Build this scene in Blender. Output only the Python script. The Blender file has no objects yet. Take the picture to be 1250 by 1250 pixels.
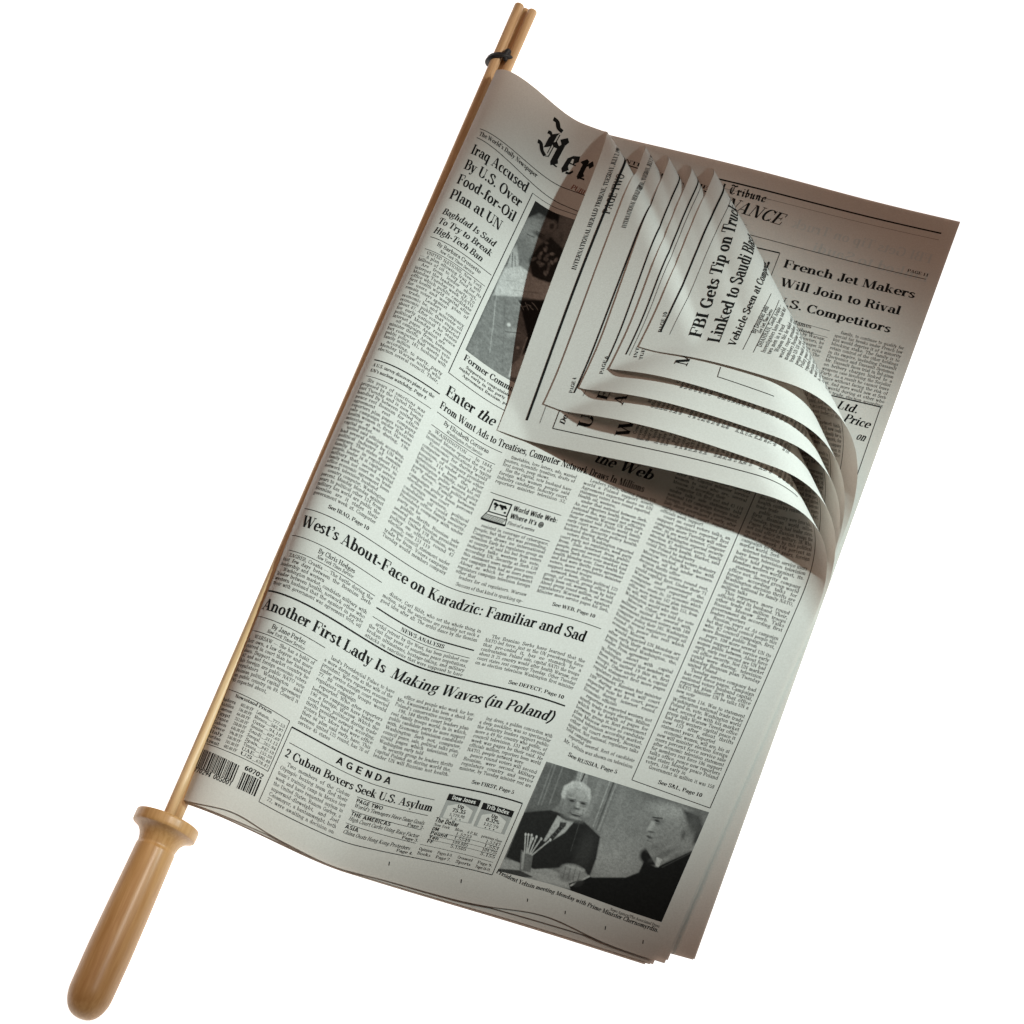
import bpy, math, random
import numpy as np
rng = np.random.default_rng(7)
random.seed(7)
PX = 0.0006                     # one layout unit in metres
SC = bpy.context.scene
COL = SC.collection

# ------------------------------------------------------------------ camera, light, exposure
TH = math.radians(25.0)
D = 3600.0                      # camera distance in layout units
CA, SA = math.cos(TH), math.sin(TH)
cam_d = bpy.data.cameras.new('camera')
cam = bpy.data.objects.new('camera', cam_d); COL.objects.link(cam)
cam.location = (0, -SA * D * PX, CA * D * PX)
cam.rotation_euler = (TH, 0, 0)
cam_d.sensor_width = 36.0
cam_d.lens = 36.0 * D / 1250.0
cam_d.clip_start = 0.01; cam_d.clip_end = 100.0
SC.camera = cam
SC.render.resolution_x = SC.render.resolution_y = 1024
SC.view_settings.view_transform = 'Standard'
SC.view_settings.look = 'None'
SC.view_settings.exposure = 0.0
SC.view_settings.gamma = 1.0
SC.view_settings.use_curve_mapping = False
W = bpy.data.worlds.new('World'); SC.world = W; W.use_nodes = True
W.node_tree.nodes['Background'].inputs[0].default_value = (1.0, 0.74, 0.60, 1)
W.node_tree.nodes['Background'].inputs[1].default_value = 0.03

def aim(o, target):
    d = np.array(target, float) - np.array(o.location)
    from mathutils import Vector
    o.rotation_euler = Vector(d).to_track_quat('-Z', 'Y').to_euler()

def img2xy(x, y, z=0.0):
    """table point (layout units) at height z that the photograph shows at image point x, y"""
    dx, dy = (x - 625.0) / D, (625.0 - y) / D
    # ray: C + s*(dx*right + dy*up - dir)
    C = np.array([0, -SA * D, CA * D])
    r = np.array([dx, dy * CA + SA, dy * SA - CA])
    s = (z - C[2]) / r[2]
    p = C + s * r
    return p[0], p[1]

def proj(P):
    P = np.asarray(P, float)
    dep = D - (P[..., 1] * (-SA) + P[..., 2] * CA)
    u = P[..., 1] * CA + P[..., 2] * SA
    return np.stack([625 + D * P[..., 0] / dep, 625 - D * u / dep], -1)

def w3(p): return (p[0] * PX, p[1] * PX, p[2] * PX)

# key: a focused studio spot from the right, a little cool; fill: one big soft box overhead on the left, warm
tx, ty = img2xy(545, 632)
KEYDIR = np.array([0.95, -0.12, 0.90]); KEYDIR /= np.linalg.norm(KEYDIR)
kd = bpy.data.lights.new('key_spot', 'SPOT'); key = bpy.data.objects.new('key_spot', kd); COL.objects.link(key)
kp = np.array([tx, ty, 0]) + KEYDIR * 4500
key.location = w3(kp); aim(key, w3((tx, ty, 0)))
kd.energy = 475.0; kd.color = (0.82, 1.0, 0.985); kd.spot_size = math.radians(15.7); kd.spot_blend = 1.0; kd.shadow_soft_size = 0.045
fd = bpy.data.lights.new('fill_softbox', 'AREA'); fill = bpy.data.objects.new('fill_softbox', fd); COL.objects.link(fill)
fd.shape = 'RECTANGLE'; fd.size = 1.2; fd.size_y = 1.2; fd.energy = 10.5; fd.color = (1.0, 0.67, 0.52)
fill.location = (-0.5, 0.7, 2.0); aim(fill, (0, 0, 0))

# two small spots added to brighten the handle and the rod tips
for nm, ix, iy, cone, watts, dirn in (('added_handle_spot', 150, 1085, 6.4, 185.0, (0.45, 0.1, 1.0)), ('added_rod_tip_spot', 648, -8, 3.0, 1000.0, (0.9, 0.0, 0.8))):
    ad = bpy.data.lights.new(nm, 'SPOT'); ao = bpy.data.objects.new(nm, ad); COL.objects.link(ao)
    ax_, ay_ = img2xy(ix, iy); dv = np.array(dirn); dv /= np.linalg.norm(dv)
    ao.location = w3(np.array([ax_, ay_, 20.0]) + dv * 4000); aim(ao, w3((ax_, ay_, 20.0)))
    ad.energy = watts; ad.color = (1.0, 0.93, 0.82); ad.spot_size = math.radians(cone); ad.spot_blend = 1.0; ad.shadow_soft_size = 0.12

# ------------------------------------------------------------------ materials
def new_mat(name, color, rough=0.8, spec=0.3):
    m = bpy.data.materials.new(name); m.use_nodes = True
    b = m.node_tree.nodes['Principled BSDF']
    b.inputs['Base Color'].default_value = (*color, 1); b.inputs['Roughness'].default_value = rough
    b.inputs['Specular IOR Level'].default_value = spec
    return m, m.node_tree, b

def mat_paper():
    m, t, b = new_mat('newsprint', (0.62, 0.60, 0.565), 0.9, 0.15)
    N, L = t.nodes, t.links
    tc = N.new('ShaderNodeTexCoord')
    n1 = N.new('ShaderNodeTexNoise'); n1.inputs['Scale'].default_value = 900; n1.inputs['Detail'].default_value = 4
    n2 = N.new('ShaderNodeTexNoise'); n2.inputs['Scale'].default_value = 9; n2.inputs['Detail'].default_value = 3
    L.new(tc.outputs['Object'], n1.inputs['Vector']); L.new(tc.outputs['Object'], n2.inputs['Vector'])
    r1 = N.new('ShaderNodeValToRGB')
    r1.color_ramp.elements[0].position = 0.3; r1.color_ramp.elements[0].color = (0.585, 0.565, 0.53, 1)
    r1.color_ramp.elements[1].position = 0.7; r1.color_ramp.elements[1].color = (0.655, 0.64, 0.605, 1)
    L.new(n1.outputs['Fac'], r1.inputs['Fac'])
    mx = N.new('ShaderNodeMixRGB'); mx.blend_type = 'MULTIPLY'; mx.inputs['Fac'].default_value = 1
    r2 = N.new('ShaderNodeValToRGB')
    r2.color_ramp.elements[0].position = 0.3; r2.color_ramp.elements[0].color = (0.95, 0.94, 0.93, 1)
    r2.color_ramp.elements[1].position = 0.7; r2.color_ramp.elements[1].color = (1, 1, 1, 1)
    L.new(n2.outputs['Fac'], r2.inputs['Fac'])
    L.new(r1.outputs['Color'], mx.inputs['Color1']); L.new(r2.outputs['Color'], mx.inputs['Color2'])
    L.new(mx.outputs['Color'], b.inputs['Base Color'])
    bp = N.new('ShaderNodeBump'); bp.inputs['Strength'].default_value = 0.10; bp.inputs['Distance'].default_value = 0.001
    n3 = N.new('ShaderNodeTexNoise'); n3.inputs['Scale'].default_value = 45; n3.inputs['Detail'].default_value = 5
    L.new(tc.outputs['Object'], n3.inputs['Vector'])
    L.new(n3.outputs['Fac'], bp.inputs['Height']); L.new(bp.outputs['Normal'], b.inputs['Normal'])
    tr = N.new('ShaderNodeBsdfTranslucent'); tr.inputs['Color'].default_value = (0.76, 0.53, 0.41, 1)
    ms = N.new('ShaderNodeMixShader'); ms.inputs['Fac'].default_value = 0.13
    L.new(b.outputs['BSDF'], ms.inputs[1]); L.new(tr.outputs['BSDF'], ms.inputs[2])
    L.new(ms.outputs['Shader'], N['Material Output'].inputs['Surface'])
    return m

def mat_wood(name, c0, c1, axis, rough=0.38):
    m, t, b = new_mat(name, c0, rough, 0.4)
    N, L = t.nodes, t.links
    tc = N.new('ShaderNodeTexCoord'); mp = N.new('ShaderNodeMapping')
    mp.vector_type = 'TEXTURE'; mp.inputs['Rotation'].default_value = (0, 0, axis); mp.inputs['Scale'].default_value = (16.0, 1.0, 1.0)
    L.new(tc.outputs['Object'], mp.inputs['Vector'])
    n = N.new('ShaderNodeTexNoise'); n.inputs['Scale'].default_value = 420; n.inputs['Detail'].default_value = 6; n.inputs['Distortion'].default_value = 0.5
    L.new(mp.outputs['Vector'], n.inputs['Vector'])
    r = N.new('ShaderNodeValToRGB')
    r.color_ramp.elements[0].position = 0.32; r.color_ramp.elements[0].color = (*c1, 1)
    r.color_ramp.elements[1].position = 0.66; r.color_ramp.elements[1].color = (*c0, 1)
    L.new(n.outputs['Fac'], r.inputs['Fac']); L.new(r.outputs['Color'], b.inputs['Base Color'])
    b.inputs['Coat Weight'].default_value = 0.10; b.inputs['Coat Roughness'].default_value = 0.25
    return m

M_PAPER = mat_paper()
M_INK = new_mat('black_ink', (0.014, 0.0135, 0.013), 0.9, 0.0)[0]
M_INK2 = new_mat('text_ink', (0.05, 0.048, 0.046), 0.9, 0.0)[0]
M_RED = new_mat('red_brown_ink', (0.20, 0.07, 0.05), 0.8, 0.2)[0]
M_GREY = new_mat('grey_tint_ink', (0.30, 0.295, 0.28), 0.8, 0.2)[0]
M_GHOST = new_mat('show_through_ink', (0.535, 0.53, 0.505), 0.9, 0.15)[0]
M_WHITE = new_mat('bare_paper', (0.62, 0.60, 0.565), 0.9, 0.15)[0]
M_RUBBER = new_mat('black_rubber', (0.012, 0.012, 0.013), 0.45, 0.4)[0]
def mat_photo():
    m, t, b = new_mat('halftone_ink', (0.5, 0.5, 0.5), 0.9, 0.0)
    a = t.nodes.new('ShaderNodeAttribute'); a.attribute_name = 'tone'
    t.links.new(a.outputs['Color'], b.inputs['Base Color'])
    return m
M_PHOTO = mat_photo()
def mat_table():
    m = bpy.data.materials.new('glowing_white_ground'); m.use_nodes = True
    b = m.node_tree.nodes['Principled BSDF']
    b.inputs['Base Color'].default_value = (0.85, 0.85, 0.85, 1); b.inputs['Roughness'].default_value = 0.6
    b.inputs['Emission Color'].default_value = (1, 1, 1, 1); b.inputs['Emission Strength'].default_value = 1.05  # glow added so the ground stays pure white and shows no shadow
    return m

# ------------------------------------------------------------------ mesh helpers
def link_mesh(name, V, F, mat, parent=None, smooth=True, mats=None):
    """V (n,3) layout units, F (m,4) quads"""
    me = bpy.data.meshes.new(name)
    V = np.asarray(V, np.float32) * PX; F = np.asarray(F, np.int32)
    me.vertices.add(len(V)); me.vertices.foreach_set('co', V.ravel())
    k = F.shape[1]
    me.loops.add(F.size); me.loops.foreach_set('vertex_index', F.ravel())
    me.polygons.add(len(F)); me.polygons.foreach_set('loop_start', np.arange(0, F.size, k, dtype=np.int32))
    me.polygons.foreach_set('loop_total', np.full(len(F), k, np.int32))
    me.polygons.foreach_set('use_smooth', np.full(len(F), smooth))
    for m in (mats or [mat]): me.materials.append(m)
    me.update(calc_edges=True); me.validate()
    o = bpy.data.objects.new(name, me); COL.objects.link(o)
    if parent: o.parent = parent
    return o

def thing(name, label, cat):
    o = bpy.data.objects.new(name, None); COL.objects.link(o)
    o['label'] = label; o['category'] = cat
    return o

def grid_faces(nu, nv):
    i = np.arange(nu - 1)[None, :] + np.arange(nv - 1)[:, None] * nu
    i = i.ravel()
    return np.stack([i, i + nu, i + nu + 1, i + 1], 1)

# ------------------------------------------------------------------ the white ground, with an added glow
me = bpy.data.meshes.new('glowing_ground')
s = 1.6
me.from_pydata([(-s, -s, -0.0006), (s, -s, -0.0006), (s, s, -0.0006), (-s, s, -0.0006),
                (-s, -s, -0.03), (s, -s, -0.03), (s, s, -0.03), (-s, s, -0.03)], [],
               [(0, 1, 2, 3), (7, 6, 5, 4), (0, 4, 5, 1), (1, 5, 6, 2), (2, 6, 7, 3), (3, 7, 4, 0)])
me.materials.append(mat_table())
table = bpy.data.objects.new('glowing_ground', me); COL.objects.link(table)
table['kind'] = 'structure'; table['label'] = 'plain white ground under the newspaper, with an added glow that hides shadows'

# ------------------------------------------------------------------ sheet surfaces
UW, VH = 590.0, 1040.0
def smooth(x): x = np.clip(x, 0, 1); return x * x * (3 - 2 * x)

REF = [np.array(img2xy(*p, 10.0)) for p in ((606, 115), (1179.7, 320.6), (222, 999), (811, 1177))]
REF[1] = np.array(img2xy(1179.74, 320.61, 0.0))
def refuv(X, Y):
    """page coordinates of a table point on the flat top sheet, shared by every sheet so that the stack never crosses itself"""
    q = np.stack([X, Y], -1); a = np.full(X.shape, .5); b = np.full(X.shape, .5)
    A, B, C, E = REF
    for _ in range(6):
        a_, b_ = a[..., None], b[..., None]
        f = (A * (1 - a_) + B * a_) * (1 - b_) + (C * (1 - a_) + E * a_) * b_ - q
        fa = (B - A) * (1 - b_) + (E - C) * b_; fb = (C - A) * (1 - a_) + (E - B) * a_
        det = fa[..., 0] * fb[..., 1] - fa[..., 1] * fb[..., 0]
        a = a - (f[..., 0] * fb[..., 1] - f[..., 1] * fb[..., 0]) / det; b = b - (fa[..., 0] * f[..., 1] - fa[..., 1] * f[..., 0]) / det
    return np.clip(a, -.5, 1.5) * UW, np.clip(b, -.5, 1.5) * VH

class Sheet:
    def __init__(s, lvl, z0, tl, tr, bl, br, dk=1.0, wave=0, crest=None, r=None, tipz=5, tip=None, seed=0, amp=.3067, lean=(.32, .32, .42), ext=0.0, below=None, vtop=0.0, vbot=1.0):
        s.lvl = lvl; s.ext = ext; s.below = below; s.z0 = z0; s.dk = dk; s.wave = wave; s.seed = seed; s.vtop = vtop; s.vbot = vbot
        q = [np.array(img2xy(*p, z0)) for p in (tl, tr, bl, br)]
        s.TL, s.TR, s.BL, s.BR = q
        s.crest = None; s.sa, s.sb, s.ac = lean
        if crest is not None:
            s.rf = r; s.tipz = tipz
            c0, c1 = crest
            r0, r1 = r(0.0), r(600.0)
            A = np.array(img2xy(*c0, z0 + r0)); B = np.array(img2xy(*c1, z0 + r1))
            d = (B - A) / np.linalg.norm(B - A); n = np.array([-d[1], d[0]])   # n points right/up (beyond the crest)
            if n[0] < 0: n = -n
            s.A, s.d, s.n = A, d, n; s.L = np.linalg.norm(B - A)
            s.crest = True
            s.amp = amp
            # fit the (hidden) page corner so that the flap tip falls where the photo shows it
            goal = np.array(tip, float)
            for it in range(40):
                def f(tr_):
                    s.TR = tr_
                    P = s(np.array([UW]), np.array([0.0]))[0]
                    return proj(P), P[2]
                base = s.TR.copy()
                e0, zt = f(base)
                J = np.zeros((2, 2))
                for k in range(2):
                    b2 = base.copy(); b2[k] += 1.0
                    J[:, k] = f(b2)[0] - e0
                s.TR = base + np.clip(np.linalg.solve(J, goal - e0), -40, 40)

    def flat(s, u, v):
        a = (u / UW)[..., None]; b = (v / VH)[..., None]
        b = s.vtop + (s.vbot - s.vtop) * b
        return (s.TL * (1 - a) + s.TR * a) * (1 - b) + (s.BL * (1 - a) + s.BR * a) * b

    def __call__(s, u, v):
        u = np.asarray(u, float); v = np.asarray(v, float)
        q = s.flat(u, v)
        if s.ext:                                  # unevenly trimmed bottom edge
            d_ = (s.BL - s.TL) / np.linalg.norm(s.BL - s.TL)
            q = q + d_ * (s.ext * np.clip(v / VH, 0, 1) ** 26 * (-11 * np.exp(-((u - 442) / 58.0) ** 2) - 7 * np.exp(-((u - 66) / 36.0) ** 2) + 3 * np.exp(-((u - 190) / 45.0) ** 2)))[..., None]
        X, Y = q[..., 0].copy(), q[..., 1].copy(); Z = np.zeros_like(X)
        # hump beside the stick
        u, v = refuv(X, Y)
        b = np.clip(v / VH, 0, 1)
        W_ = np.interp(b, [0, .1, .3, .6, 1], [112, 122, 165, 205, 205])
        g = 1 - smooth((u / W_ - .08) / .92)
        za = np.interp(b, [0, .3, .6, .9, 1], [47, 52, 56, 48, 46]) * s.dk
        dd = np.interp(b, [0, .15, .35, .6, .85, 1], [31, 36, 44, 47, 36, 26])
        Z += za * g
        Y += (dd - za * SA) * g / CA
        dip = np.exp(-np.maximum(u, 0) / 15.0) * np.interp(b, [0, .35, .75], [.15, .35, 1.0])
        Z -= 9 * np.exp(-np.maximum(u, 0) / 6.0) + 16 * dip
        Y += 16 * dip * SA / CA
        # gentle unevenness
        lw = (1 - s.lvl / 8.0)
        Z += lw * (4.0 * (1 + np.sin(u / 58.0 + .6)) * smooth((b - .70) / .30) * smooth((u - 60) / 120) + 5.0 * (1 + np.sin(u / 52.0 + 1.9)) * smooth((.20 - b) / .20) * smooth(u / 120))
        Z += lw * 1.6 * (1 + np.sin(u / 90.0 + v / 130.0)) * smooth((u - 120) / 100)
        if s.crest:
            px, py = q[..., 0] - s.A[0], q[..., 1] - s.A[1]
            a = px * s.d[0] + py * s.d[1]
            r = s.rf(a)
            t = px * s.n[0] + py * s.n[1] + r            # tangent line sits r inside the crest line
            al = s.amp * np.exp(-((a - s.ac * s.L) / (np.where(a < s.ac * s.L, s.sa, s.sb) * s.L)) ** 2)
            ph = math.pi + al
            psi = np.clip(t / r, 0, ph)
            ext = np.maximum(t - r * ph, 0)
            T = np.where(t > 0, r * np.sin(psi) - ext * np.cos(al), t)
            h = np.where(t > 0, r * (1 - np.cos(psi)) - ext * np.sin(al), 0)
            k = (T - r) - (t - r)
            m = t > 0
            X = np.where(m, X + k * s.n[0], X); Y = np.where(m, Y + k * s.n[1], Y)
            Z = np.where(m, Z * np.clip(1 - t / 40, 0, 1) + h, Z)
            if s.below is None:                # rest on its own page
                w = smooth((psi - 1.45) / 1.2); d_ = np.clip(3.4 - Z, -30, 200)
                Z = np.where(m, Z * (1 - w) + (Z + .5 * (d_ + np.sqrt(d_ * d_ + 3.0))) * w, Z)
            if s.below is not None:            # lie on the curled sheet beneath
                w = smooth((psi - 1.45) / 1.2)
                U = s.below.upper(X, Y) + s.gap - s.z0
                d_ = np.clip(U - Z, -30, 200); raised = Z + .5 * (d_ + np.sqrt(d_ * d_ + 5.0))
                Z = np.where(m, Z * (1 - w) + raised * w, Z)
        return np.stack([X, Y, Z + s.z0], -1)

    gap = 1.8
    def upper(s, X, Y):
        """height of the top of this sheet's curl over table points X, Y"""
        px, py = X - s.A[0], Y - s.A[1]
        a = px * s.d[0] + py * s.d[1]; r = s.rf(a); t = px * s.n[0] + py * s.n[1] + r
        al = s.amp * np.exp(-((a - s.ac * s.L) / (np.where(a < s.ac * s.L, s.sa, s.sb) * s.L)) ** 2)
        q = np.clip(t / r, 0, 1)
        ext = np.maximum(-(t + r * np.sin(al)) / np.cos(al), 0)
        q = np.clip(t / r, -1, .8)
        z = np.where(ext > 0, r * (1 + np.cos(al)) - ext * np.sin(al), r * (1 + np.sqrt(1 - q * q)))
        z = np.where(t > .8 * r, r * 1.6 - (t - .8 * r) * 1.333, z) + s.z0
        if s.below is None:
            d_ = np.clip(3.4 + s.z0 - z, -30, 200); z = z + .5 * (d_ + np.sqrt(d_ * d_ + 3.0))
        if s.below is not None:
            d_ = np.clip(s.below.upper(X, Y) + s.gap - z, -30, 200); z = z + .5 * (d_ + np.sqrt(d_ * d_ + 5.0))
        return z

    def normal(s, u, v):
        e = 0.5
        du = s(u + e, v) - s(u - e, v); dv = s(u, v + e) - s(u, v - e)
        n = np.cross(dv, du)
        return n / np.maximum(np.linalg.norm(n, axis=-1, keepdims=True), 1e-9)

    def inv(s, x, y, guess=None):
        """page point that the photo shows at image point x, y (front, or the curled part when a guess says so)"""
        best = None
        gs = [guess] if guess is not None else [(UW * (x - 606 + (y - 85) * .434) / 590.0, VH * (y - 85 - .3 * (x - 606 + (y - 85) * .434)) / 900.0)]
        for g in gs:
            p = np.array(g, float)
            for it in range(60):
                q = s(np.array([p[0], p[0] + .5, p[0]]), np.array([p[1], p[1], p[1] + .5]))
                q = proj(q); e = np.array([x, y]) - q[0]
                if np.abs(e).max() < 0.02: break
                J = np.stack([(q[1] - q[0]) / .5, (q[2] - q[0]) / .5], 1)
                try: st = np.linalg.solve(J, e)
                except Exception: break
                p = p + np.clip(st, -25, 25)
            best = p
        return best

    def invflap(s, x, y):
        """page point on the folded-over flap seen at image point x, y: search a coarse grid first"""
        if not hasattr(s, '_g'):
            u, v = np.meshgrid(np.linspace(60, UW, 107), np.linspace(0, VH * .6, 125))
            P = s(u.ravel(), v.ravel()); n = s.normal(u.ravel(), v.ravel())
            s._g = (u.ravel(), v.ravel(), proj(P), n[:, 2] < -0.2)
        u, v, I, back = s._g
        d = np.hypot(I[:, 0] - x, I[:, 1] - y) + np.where(back, 0, 1e5)
        i = int(d.argmin())
        return s.inv(x, y, (u[i], v[i]))

TL, BL = (606, 115), (222, 999)
def rad(a0, a1, a2, dc=85.0):
    def f(a):
        a = np.maximum(np.asarray(a, float), 0)
        return a0 + a1 * (1 - np.exp(-a / dc)) + a2 * a / 600.0
    return f
NS = 5
crests = [((741, 161), (1017, 688)), ((782, 171), (1022, 651)), ((806, 177), (1030, 622)), ((829, 181), (1037, 600)), ((860, 191), (1046, 548))]
tips = [(607, 525), (664, 493), (707, 473), (744, 450), (780, 423)]
tipz = [7, 20, 32, 43, 54]
SHEETS = []
for k in range(NS):
    SHEETS.append(Sheet(k, 10.0 - 1.4 * k, TL, (1163 + k, 272 - 1 * k), (222 + k, 999 + 1.5 * k), ((811, 815, 797, 793, 787)[k], 1177 + (0, -4, 1, 1, 1)[k]), dk=1 - .035 * k,
        wave=(1.5, 3, 2, 3, 2)[k], crest=crests[k], r=rad(3.0 + .5 * k, 28 + 2.0 * k, 15 + 4 * k, 85 if k == 0 else 130), tipz=tipz[k], tip=tips[k], seed=k * 1.7, below=SHEETS[-1] if k else None, amp=(.334, .40, .42, .42, .44)[k], lean=((.40, .28, .55), (.55, .195, .445), (.6, .18, .425), (.6, .17, .42), (.6, .19, .42))[k], ext=(1.0, 0, 0, 0, 0)[k]))
FIN = Sheet(5, 2.8, (606, 130), (1172, 272), (226, 1003), (846, 1172), dk=.80, seed=.4)
LAST = Sheet(6.5, 1.2, (606, 132), (1171, 274), (228, 1005), (848, 1171), dk=.70, seed=2.2)

news = thing('newspaper', 'grey newsprint broadsheet clamped along a wooden stick, its top corner curled over in five layers', 'newspaper')

def page_mesh(name, S, step=4.0):
    nu, nv = int(UW / step) + 1, int(VH / step) + 1
    u, v = np.meshgrid(np.linspace(0, UW, nu), np.linspace(0, VH, nv))
    P = S(u.ravel(), v.ravel()); n = S.normal(u.ravel(), v.ravel())
    return link_mesh(name, P, grid_faces(nu, nv), M_PAPER, news)

PAGE = [page_mesh('front_page' if k == 0 else 'inner_page', S) for k, S in enumerate(SHEETS)]
PFIN = page_mesh('finance_page', FIN, 5.0)
PLAST = page_mesh('back_page', LAST, 6.0)
PAGE[0]['label'] = 'top sheet: the printed front page with a folded-back corner'
PFIN['label'] = 'flat lower sheet with the finance headlines, outside the curl'

# ------------------------------------------------------------------ lettering: stroke letters swept with an elliptical pen (modern serif), a flat even pen (sans) and a broad nib (blackletter)
class Pen:
    def __init__(p, w, t, fine):
        p.w, p.t, p.fine = w, t, fine; p.s = []
    def strip(p, A, B): p.s.append((np.array(A, float), np.array(B, float)))
    def sub(p, l): return max(1, int(math.ceil(l * p.fine)))
    def V(p, x, y0, y1, w=None, x2=None):
        w = p.w if w is None else w; x2 = x if x2 is None else x2
        k = np.linspace(0, 1, p.sub(abs(y1 - y0)) + 1)[:, None]
        p.strip(np.array([[x - w, y0]]) * (1 - k) + np.array([[x2 - w, y1]]) * k, np.array([[x + w, y0]]) * (1 - k) + np.array([[x2 + w, y1]]) * k)
    def P(p, x0, y0, x1, y1, w=None): p.V(x0, y0, y1, w, x1)
    def H(p, x0, x1, y, t=None):
        t = p.t if t is None else t
        k = np.linspace(0, 1, p.sub(abs(x1 - x0)) + 1)[:, None]
        p.strip(np.array([[x0, y - t]]) * (1 - k) + np.array([[x1, y - t]]) * k, np.array([[x0, y + t]]) * (1 - k) + np.array([[x1, y + t]]) * k)
    def path(p, Q, hx=None, hy=None):
        hx = p.w * .95 if hx is None else hx; hy = p.t if hy is None else hy
        Q = np.array(Q, float); d = np.gradient(Q, axis=0); n = np.stack([-d[:, 1], d[:, 0]], 1)
        n /= np.maximum(np.linalg.norm(n, axis=1, keepdims=True), 1e-9)
        h = np.sqrt((hx * n[:, 0]) ** 2 + (hy * n[:, 1]) ** 2)[:, None]
        o = np.stack([hx * hx * n[:, 0], hy * hy * n[:, 1]], 1) / np.maximum(h, 1e-9)
        p.strip(Q + o, Q - o)
    def A(p, cx, cy, rx, ry, a0, a1, **k):
        n = max(3, int(abs(a1 - a0) / 360 * p.arc)); a = np.radians(np.linspace(a0, a1, n + 1))
        p.path(np.stack([cx + rx * np.cos(a), cy + ry * np.sin(a)], 1), **k)
    def C(p, *pts, **k):
        P = np.array(pts, float).reshape(-1, 2); E = np.vstack([2 * P[0] - P[1], P, 2 * P[-1] - P[-2]]); out = []
        m = max(2, p.arc // 6)
        for i in range(len(P) - 1):
            for j in range(m + (i == len(P) - 2)):
                t = j / m; a, b, c, d = E[i:i + 4]
                out.append(.5 * (2 * b + (c - a) * t + (2 * a - 5 * b + 4 * c - d) * t * t + (3 * b - a - 3 * c + d) * t ** 3))
        p.path(out, **k)
    def O(p, x, y, r, ry=None):
        ry = ry or r; n = max(3, p.arc // 4); a = np.linspace(0, math.pi, n + 1)
        p.strip(np.stack([x + r * np.cos(a), y + ry * np.sin(a)], 1), np.stack([x + r * np.cos(a), y - ry * np.sin(a)], 1))
    arc = 24
    def F(p, x, y, l=.055, lr=None):
        """serif across a stem foot (y at the bottom edge) or head (negative l: y at the top edge)"""
        lr = l if lr is None else lr
        p.H(x - p.w - l, x + p.w + lr, y, p.t)

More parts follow.
